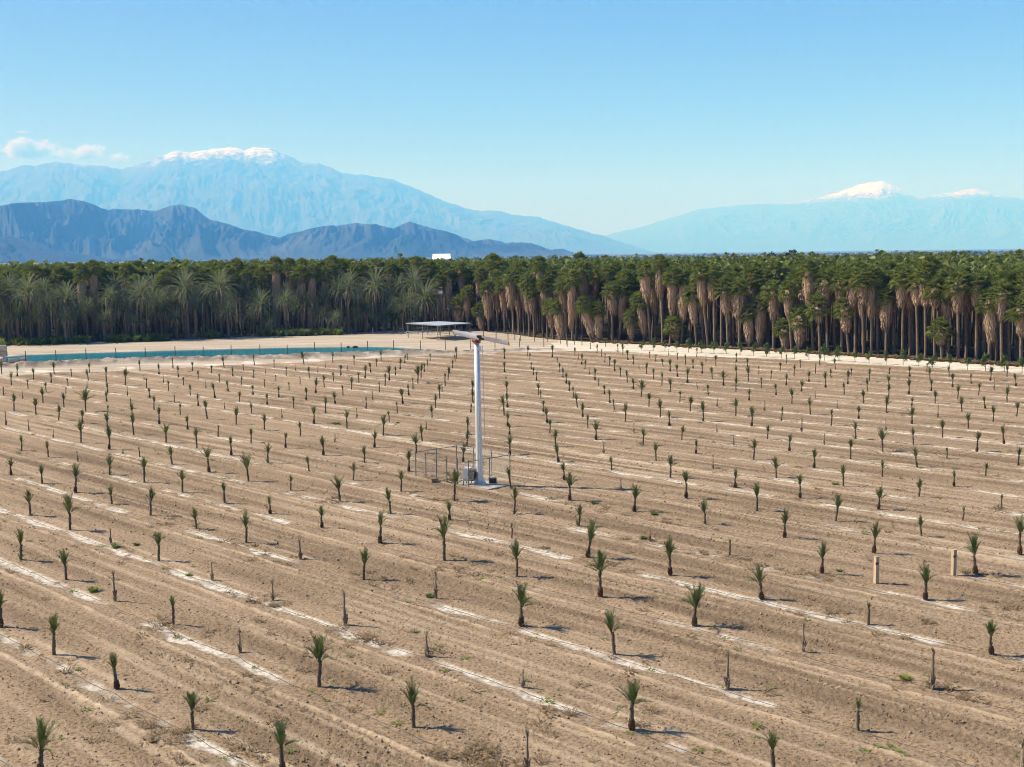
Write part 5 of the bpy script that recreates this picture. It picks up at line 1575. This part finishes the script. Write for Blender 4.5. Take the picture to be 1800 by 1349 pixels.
east_px = [(915, 601), (940, 602.5), (962, 602), (985, 605), (996, 606), (1010, 606), (1023, 607.5)]
post_fence('post_fence', 'short run of leaning posts where sand meets the grove', [at(*p) for p in east_px], 2.0, MAT['wood'], ground_z, (0.5, 1.0), 0.07)


def shelter():
    z = 3.2
    c = [Vector((*at(px, py, z), z)) for px, py in ((713.5, 568.2), (771, 565.3), (828, 568.2), (773, 572.3))]
    o = thing('shade_shelter', 'open shade shelter with flat pale metal roof by the grove', 'shelter', (0, 0, 0))
    n = 24
    b = MB()
    for i in range(n + 1):
        t = i / n
        p, q = c[0].lerp(c[3], t), c[1].lerp(c[2], t)
        dz = 0.05 * (i % 2)
        for k in (p, q):
            b.v.append((k.x, k.y, k.z + dz))
        for k in (p, q):
            b.v.append((k.x, k.y, k.z + dz - 0.03))
    for i in range(n):
        j = i * 4
        b.f += [(j, j + 4, j + 5, j + 1), (j + 2, j + 3, j + 7, j + 6), (j, j + 2, j + 6, j + 4), (j + 1, j + 5, j + 7, j + 3)]
    b.f += [(0, 1, 3, 2), (4 * n, 4 * n + 2, 4 * n + 3, 4 * n + 1)]
    b.build('roof', MAT['roof_metal'], o)
    for i in range(4):
        p, q = c[i], c[(i + 1) % 4]
        b = MB()
        b.tube([(p.x, p.y, z - 0.14), (q.x, q.y, z - 0.14)], 0.08, 6)
        b.build('beam', MAT['galv'], o)
        for t in (0.06, 0.5):
            k = p.lerp(q, t)
            b = MB()
            b.tube([(k.x, k.y, -0.3), (k.x, k.y, z - 0.12)], 0.09, 7)
            b.build('post', MAT['galv'], o)
    # pipe rails of the pen beneath
    for zz in (0.5, 0.95, 1.4):
        b = MB()
        pts = [Vector((k.x, k.y, zz)) for k in c]
        b.tube([pts[0], pts[3], pts[2]], 0.05, 6)
        b.build('pen_rail', MAT['galv'], o)


shelter()


def pole(label, px, base_y, top_y, kind):
    x, y = at(px, base_y)
    y += 6
    x *= y / (y - 6)
    o = thing('utility_pole', label, 'pole', (x, y, 0))
    h = height_at(px, top_y, x, y)
    b = MB()
    b.tube([(0, 0, -0.3), (0, 0, h)], [0.13, 0.09], 8)
    b.build('pole', MAT['wood'], o)
    if kind == 1:
        b = MB()
        b.box((-0.3, -0.3, h - 1.2), (0.95, 0.5, 0.62))
        b.build('transformer_box', MAT['cabinet'], o)
        b = MB()
        b.box((-0.1, 0, h - 0.05), (0.9, 0.12, 0.12))
        b.build('cross_arm', MAT['cabinet'], o)
    if kind == 2:
        b = MB()
        b.tube([(0, 0, h), (0.05, -0.3, h + 0.15), (0.05, -0.7, h + 0.15)], 0.04, 5)
        b.build('lamp_arm', MAT['galv'], o)
        b = MB()
        b.box((0.05, -0.8, h + 0.12), (0.3, 0.4, 0.12))
        b.build('lamp_head', MAT['cabinet'], o)


pole('tall pole carrying a pale transformer box behind the shelter', 778, 586, 505, 1)
pole('plain thin pole just left of the transformer pole', 770.5, 586, 527, 0)
pole('short lamp pole right of the transformer pole', 788, 586, 544, 2)


def line_pole():
    x, y = at(21.7, 606.5)
    h = height_at(21.7, 520, x, y)
    o = thing('utility_pole', 'dark slim power pole at the far left with one wire', 'pole', (x, y, 0))
    b = MB()
    b.tube([(0, 0, -0.3), (0, 0, h)], [0.12, 0.09], 8)
    b.build('pole', MAT['wood'], o)
    b = MB()
    b.box((0, 0, h - 0.15), (0.7, 0.1, 0.1))
    b.build('cross_arm', MAT['wood'], o)
    b = MB()
    b.tube([(-0.3 - 3.2 * i, 1.2 * i, h - 0.05 - 0.02 * i * (9 - i)) for i in range(10)], 0.02, 4)
    b.build('wire', MAT['hose'], o)


line_pole()


def farm_gate():
    x0, y0 = at(692, 586.5)
    x1, y1 = at(709, 587)
    o = thing('farm_gate', 'brown wooden farm gate with diagonal brace left of the shelter', 'gate', (x0, y0, 0), math.atan2(y1 - y0, x1 - x0))
    w = math.hypot(x1 - x0, y1 - y0)
    for px in (0, w):
        b = MB()
        b.box((px, 0, 0.65), (0.14, 0.14, 1.7))
        b.build('post', MAT['bark_dead'], o)
    for z in (0.35, 0.8, 1.25):
        b = MB()
        b.box((w / 2, 0, z), (w - 0.16, 0.05, 0.11))
        b.build('rail', MAT['bark_dead'], o)
    b = MB()
    b.tube([(0.12, -0.06, 0.35), (w - 0.12, -0.06, 1.25)], 0.05, 5)
    b.build('brace', MAT['bark_dead'], o)


farm_gate()


def blocks():
    spots = [(6, 637.5, 0.0, 'lowest block of the pale stack at left end of pond'), (6, 637.5, 1.06, 'middle block of the pale stack at left end of pond'), (6, 637.5, 2.12, 'topmost block of the pale stack at left end of pond'),
             (23, 638, 0.0, 'pale concrete block next to the stack at the pond'), (38.5, 637, 0.0, 'rightmost pale concrete block beside first pond fence post')]
    for i, (px, py, dz, lab) in enumerate(spots):
        x, y = at(px, py, 0.75)
        o = thing('concrete_block', lab, 'block', (x, y, 0.80 + dz * (0.9 if i < 3 else 1)), R(5 + 6 * i), 'pale concrete blocks at the pond')
        b = MB()
        w = 1.25 if i < 3 else 1.45
        bm = bmesh.new()
        bmesh.ops.create_cube(bm, size=1.0)
        for v in bm.verts:
            v.co = Vector((v.co.x * w, v.co.y * 0.9, (v.co.z + 0.5) * 0.90 - (0.25 if i in (0, 3, 4) else 0)))
        bmesh.ops.bevel(bm, geom=bm.edges[:], offset=0.05, segments=1, affect='EDGES')
        me = bpy.data.meshes.new('block')
        bm.to_mesh(me)
        bm.free()
        me.materials.append(MAT['concrete'])
        part('block', me, o)
        b.tube([(-0.25, 0, 0.62), (-0.2, 0, 0.74), (0.2, 0, 0.74), (0.25, 0, 0.62)] if i in (3, 4) else [(-0.25, 0, 0.82), (-0.2, 0, 0.895), (0.2, 0, 0.895), (0.25, 0, 0.82)], 0.025, 5)
        b.build('lifting_loop', MAT['dark'], o)


blocks()


def floats():
    for px, w, lab in ((612, 0.55, 'smaller dark pump float at the far side of the pond'), (624.5, 1.1, 'larger dark pump float at the far side of the pond')):
        x, y = at(px, 611.0, 0.25)
        o = thing('pump_float', lab, 'float', (x, y, 0.2), R(10))
        b = MB()
        b.box((0, 0, 0.12), (w * 0.95, 0.8, 0.22))
        b.build('deck', MAT['dark'], o)
        b = MB()
        b.box((0, 0, 0.28), (w * 0.5, 0.45, 0.12))
        b.build('pump', MAT['wood'], o)
        b = MB()
        b.tube([(-w * 0.42, -0.42, 0.02), (w * 0.42, -0.42, 0.02)], 0.09, 6)
        b.tube([(-w * 0.42, 0.42, 0.02), (w * 0.42, 0.42, 0.02)], 0.09, 6)
        b.build('pontoon', MAT['dark'], o)


floats()


# ------------------------------------------------------------------ citrus saplings along the road and the left grove edge
def sapling_crown(seed):
    rs = np.random.default_rng(seed)
    n = 420
    lob = rs.normal(0, 0.24, (7, 3)) * np.array([1, 1, 1.5]) + np.array([0, 0, 1.35])
    li = rs.integers(0, 7, n)
    u = rs.normal(0, 1, (n, 3))
    u /= np.linalg.norm(u, axis=1, keepdims=True)
    c = lob[li] + u * rs.uniform(0.2, 1, (n, 1)) * np.array([0.36, 0.36, 0.42])
    a = rs.normal(0, 1, (n, 3))
    a /= np.linalg.norm(a, axis=1, keepdims=True)
    b = np.cross(a, u)
    b /= np.linalg.norm(b, axis=1, keepdims=True) + 1e-6
    L, w = rs.uniform(0.09, 0.15, (n, 1)), 0.05
    co = np.stack([c - a * L, c + b * w, c + a * L, c - b * w], 1).reshape(-1, 3)
    q = np.arange(n)[:, None] * 4
    return mesh_np('crown', co, np.concatenate([q + np.array([[0, 1, 2]]), q + np.array([[0, 2, 3]])]), MAT['leaf_citrus'])


def saplings():
    crowns = [sapling_crown(70 + i) for i in range(5)]
    b = MB()
    b.tube([(0, 0, -0.15), (0.02, 0.01, 0.6), (0, 0, 1.2)], [0.045, 0.035, 0.02], 6)
    for i in range(4):
        a = i * 1.6
        b.tube([(0, 0, 0.75 + 0.08 * i), (0.28 * math.cos(a), 0.28 * math.sin(a), 1.25 + 0.06 * i)], [0.02, 0.008], 4)
    tr = b.mesh('trunk', MAT['bark_young'])
    rs = random.Random(4)
    road = [(900 + x / 4, 580 + y / 4) for x, y in ((912, 146), (993, 150), (1075, 152), (1160, 156), (1240, 160), (1333, 165), (1420, 168), (1507, 172), (1603, 180), (1700, 186), (1790, 192))] + \
           [(1350 + x / 4, 580 + y / 4) for x, y in ((95, 203), (188, 206), (288, 211), (398, 216), (498, 222), (612, 230), (710, 240), (830, 246), (950, 250), (1060, 260), (1155, 268), (1278, 275), (1403, 284), (1530, 290), (1660, 296), (1785, 303))]
    lft = [(48, 603), (81, 602), (114, 601), (145, 600), (174, 599.5), (205, 598), (264, 597), (295, 597), (323, 597), (353, 596), (412, 593), (469, 592), (498, 591), (523, 591), (552, 590), (578, 588.5), (607, 588), (634, 587), (659, 586)]
    for lst, txt, grp in ((road, 'bright green citrus sapling beside the pale road, %s from left', 'citrus saplings along the road'), (lft, 'small green sapling at the left grove edge, %s from left', 'saplings along the left grove edge')):
        for i, (px, py) in enumerate(lst):
            x, y = at(px, py)
            k = rs.uniform(0.95, 1.25) if lst is road else rs.uniform(0.75, 1.0)
            o = thing('citrus_sapling', txt % ORD[i], 'sapling', (x, y, ground_z(x, y)), rs.uniform(0, 6), grp)
            part('trunk', tr, o, scale=(k, k, k))
            part('crown', rs.choice(crowns), o, (0, 0, 0), (0, 0, rs.uniform(0, 6)), (k * rs.uniform(.8, 1.15), k * rs.uniform(.8, 1.15), k))


saplings()


# ------------------------------------------------------------------ hoses, weeds, clods
def hoses():
    for row in range(0, 15):
        us = []
        for u in np.arange(-160, 120, 0.35):
            v0 = 0.0
            p = ROW_O + ROW_B * u - ROW_N * ROW_S * (row - 4)
            x, y = p
            r, t = math.hypot(x, y), math.atan2(x, y)
            if y > 30 and abs(t) < R(27) and r < min(float(np.interp(t, *FIELD_EDGE)) - 3, 150):
                us.append(u)
        if len(us) < 10:
            continue
        us = np.array(us)
        kk = row - 4
        off = 0.30 + 0.16 * fbm(us * 0.5 + 31 * row, us * 0 + row, 3, 7) + 0.10 * fbm(us * 0.13 + row, us * 0 + 5.0, 2, 8)
        xs = ROW_O[0] + ROW_B[0] * us - ROW_N[0] * ROW_S * kk + ROW_N[0] * off
        ys = ROW_O[1] + ROW_B[1] * us - ROW_N[1] * ROW_S * kk + ROW_N[1] * off
        zs = field_height(xs, ys)[0] + 0.004
        b = MB()
        b.tube(list(zip(xs, ys, zs)), 0.015, 5)
        tag(b.build('drip_hose', MAT['hose'], None, True), 'thin black drip hose lying along the %s palm row from bottom left corner' % ORD[row], 'hose', 'drip hoses along the rows')


hoses()


def weed_mesh(seed, n=60, spread=0.3, h=0.3, w=0.02):
    rs = np.random.default_rng(seed)
    a = rs.uniform(0, 6.283, n)
    r0 = rs.uniform(0, spread * 0.6, n)
    base = np.stack([r0 * np.cos(a), r0 * np.sin(a), 0 * a - 0.02], 1)
    a2 = a + rs.normal(0, 0.7, n)
    ln = rs.uniform(0.4, 1.0, n)
    tip = base + np.stack([np.cos(a2) * spread * ln, np.sin(a2) * spread * ln, h * ln * rs.uniform(0.5, 1.1, n)], 1)
    mid = (base + tip) / 2 + np.array([0, 0, 0.25 * h])
    s = np.stack([-np.sin(a2), np.cos(a2), 0 * a], 1) * w
    co = np.stack([base - s * .5, base + s * .5, mid + s, tip, mid - s], 1).reshape(-1, 3)
    q = np.arange(n)[:, None] * 5
    return co, np.concatenate([q + np.array([[0, 1, 2]]), q + np.array([[0, 2, 4]]), q + np.array([[4, 2, 3]])])


def weeds():
    named = [(590, 746, 0.75, 'weed', 'yellow-green weed clump in the field left of the tower'), (1132, 948, 0.5, 'weed_green', 'bright green weed beside a bare stem right of the tower'), (757, 1050, 0.45, 'weed_green', 'small green weed at the foot of a dead stem'),
             (1045, 886, 0.45, 'weed_green', 'flat green weed patch right of the fence'), (1150, 905, 0.45, 'weed_green', 'low green weed patch beside a leafy palm'), (164, 1040, 0.5, 'weed', 'tall yellowish weed between two palms at lower left'),
             (203, 962, 0.45, 'weed', 'tall yellowish weed beside a short bare stem at left'), (240, 958, 0.35, 'weed_green', 'small upright green weed on a pale salt strip'), (1590, 1193, 0.45, 'weed', 'yellow-green weed in the dry litter at lower right'),
             (699, 744, 0.35, 'weed_green', 'tiny dark green weed behind the fence'), (1468, 852, 0.5, 'weed', 'olive weed clump near a leafy palm at right'), (1475, 1004, 0.35, 'weed_green', 'small green weed beside a leafy palm at right'),
             (332, 1010, 0.35, 'weed', 'sparse yellow weed on the salt strip at left')]
    for i, (px, py, k, mat, lab) in enumerate(named):
        x, y = at(px, py)
        co, tri = weed_mesh(800 + i, 140, 0.55, 0.6 if 'tall' in lab or 'upright' in lab else 0.35, 0.03)
        o = link(bpy.data.objects.new('weed_clump', mesh_np('weed_clump', co, tri, MAT[mat])))
        o.location, o.scale = (x, y, ground_z(x, y)), (k * 1.15, k * 1.15, k * 1.15)
        tag(o, lab, 'weed', 'weed clumps in the field')
    # scattered dry weeds and litter, nobody could count them
    for nm, mat, seed, cnt, lab, spr in (('dry_weeds', 'weed_dry', 5, 850, 'dry brown weeds and litter strewn along the rows', 1.0), ('green_weeds', 'weed', 6, 240, 'scattered tiny yellow-green weeds in the soil', 0.7)):
        rs = np.random.default_rng(seed)
        CO, TR, k = [], [], 0
        got = 0
        var = [weed_mesh(900 + seed * 10 + j, 22, 0.30 * spr, 0.16 * spr, 0.018) for j in range(6)]
        M = 40000
        TH, RD = rs.uniform(R(-27), R(27), M), 34 * (190 / 34) ** rs.random(M) ** 1.4
        X, Y = RD * np.sin(TH), RD * np.cos(TH)
        Z, SA, _, _, LI = field_height(X, Y)
        lim = (LI * 1.2 + 0.02) if nm == 'dry_weeds' else (0.12 + 0.6 * SA)
        ok = np.nonzero((RD < np.interp(TH, *FIELD_EDGE) - 2) & (rs.random(M) < lim))[0][:cnt]
        for i in ok:
            co, tri = var[rs.integers(0, 6)]
            a, s = rs.uniform(0, 6.283), rs.uniform(0.5, 1.4)
            CO.append(np.stack([co[:, 0] * math.cos(a) - co[:, 1] * math.sin(a), co[:, 0] * math.sin(a) + co[:, 1] * math.cos(a), co[:, 2]], 1) * s + np.array([X[i], Y[i], Z[i]]))
            TR.append(tri + k)
            k += len(co)
        me = mesh_np(nm, np.concatenate(CO), np.concatenate(TR), MAT[mat])
        structure(tag(link(bpy.data.objects.new(nm, me)), lab, 'weeds'), 'stuff')
    # undergrowth at the left edge of the grove and dry grass beside the road
    for nm, mat, seed, cnt, (p0, p1), h, lab in (('undergrowth', 'weed', 15, 1100, (-40, 700), 1.5, 'yellow-green undergrowth along the left grove edge'), ('dry_grass', 'weed_dry', 16, 900, (1040, 1840), 0.35, 'dry tan grass strip between road and grove'),
                                                ('palm_litter', 'thatch', 17, 260, (-40, 700), 0.6, 'heaps of fallen dry fronds under the left palms'), ('road_grass', 'weed_green', 18, 200, (1040, 1840), 0.3, 'thin green grass at the foot of the right grove')):
        rs = np.random.default_rng(seed)
        CO, TR, k = [], [], 0
        var = [weed_mesh(950 + seed + j, 60, 0.8 if h > 0.5 else 0.45, h, 0.07) for j in range(5)]
        for i in range(cnt):
            px = rs.uniform(p0, p1)
            if seed in (15, 17) and vnoise(np.array([px / 34.0]), np.array([seed * 1.0]), 3)[0] < (-0.15 if seed == 15 else 0.1):
                continue
            d = pix_ray(px, 600)
            th = math.atan2(d[0], d[1])
            r = float(np.interp(th, *GROVE_EDGE)) + rs.normal({15: -2.6, 16: -0.2, 17: -1.0, 18: 0.8}[seed], 1.2)
            x, y = r * math.sin(th), r * math.cos(th)
            co, tri = var[rs.integers(0, 5)]
            a, s = rs.uniform(0, 6.283), rs.uniform(0.5, 1.3)
            CO.append(np.stack([co[:, 0] * math.cos(a) - co[:, 1] * math.sin(a), co[:, 0] * math.sin(a) + co[:, 1] * math.cos(a), co[:, 2]], 1) * s + np.array([x, y, ground_z(x, y)]))
            TR.append(tri + k)
            k += len(co)
        me = mesh_np(nm, np.concatenate(CO), np.concatenate(TR), MAT[mat])
        structure(tag(link(bpy.data.objects.new(nm, me)), lab, 'plants'), 'stuff')


weeds()


def clods():
    rs = np.random.default_rng(21)
    bm = bmesh.new()
    bmesh.ops.create_icosphere(bm, subdivisions=1, radius=1.0)
    bco = np.array([(1, 0, 0), (-1, 0, 0), (0, 1, 0), (0, -1, 0), (0, 0, 1), (0, 0, -1)], dtype=float)
    btri = np.array([(0, 2, 4), (2, 1, 4), (1, 3, 4), (3, 0, 4), (2, 0, 5), (1, 2, 5), (3, 1, 5), (0, 3, 5)])
    bm.free()
    N = 70000
    th = rs.uniform(R(-26), R(26), N)
    r = 34 * (110 / 34) ** rs.random(N)
    x, y = r * np.sin(th), r * np.cos(th)
    z, salt, rc, ro, lit = field_height(x, y)
    keep = (rs.random(N) < 0.12 + 0.9 * ro) & (salt < 0.3)
    x, y, z = x[keep], y[keep], z[keep]
    n = len(x)
    s = 0.022 + 0.030 * rs.random(n) ** 2 + 0.03 * (rs.random(n) < 0.05)
    s *= np.where(np.hypot(x, y) > 70, 1.25, 1.0)
    sc3 = s[:, None, None] * rs.uniform(0.6, 1.25, (n, 1, 3)) * rs.uniform(0.75, 1.2, (n, len(bco), 1))
    co = bco[None] * sc3 + np.stack([x, y, z + s * 0.25], 1)[:, None]
    tri = (np.arange(n)[:, None, None] * len(bco) + btri[None]).reshape(-1, 3)
    me = mesh_np('soil_clods', co.reshape(-1, 3), tri, MAT['clod'])
    structure(tag(link(bpy.data.objects.new('soil_clods', me)), 'loose brown soil clods strewn between the rows', 'clods'), 'stuff')


clods()
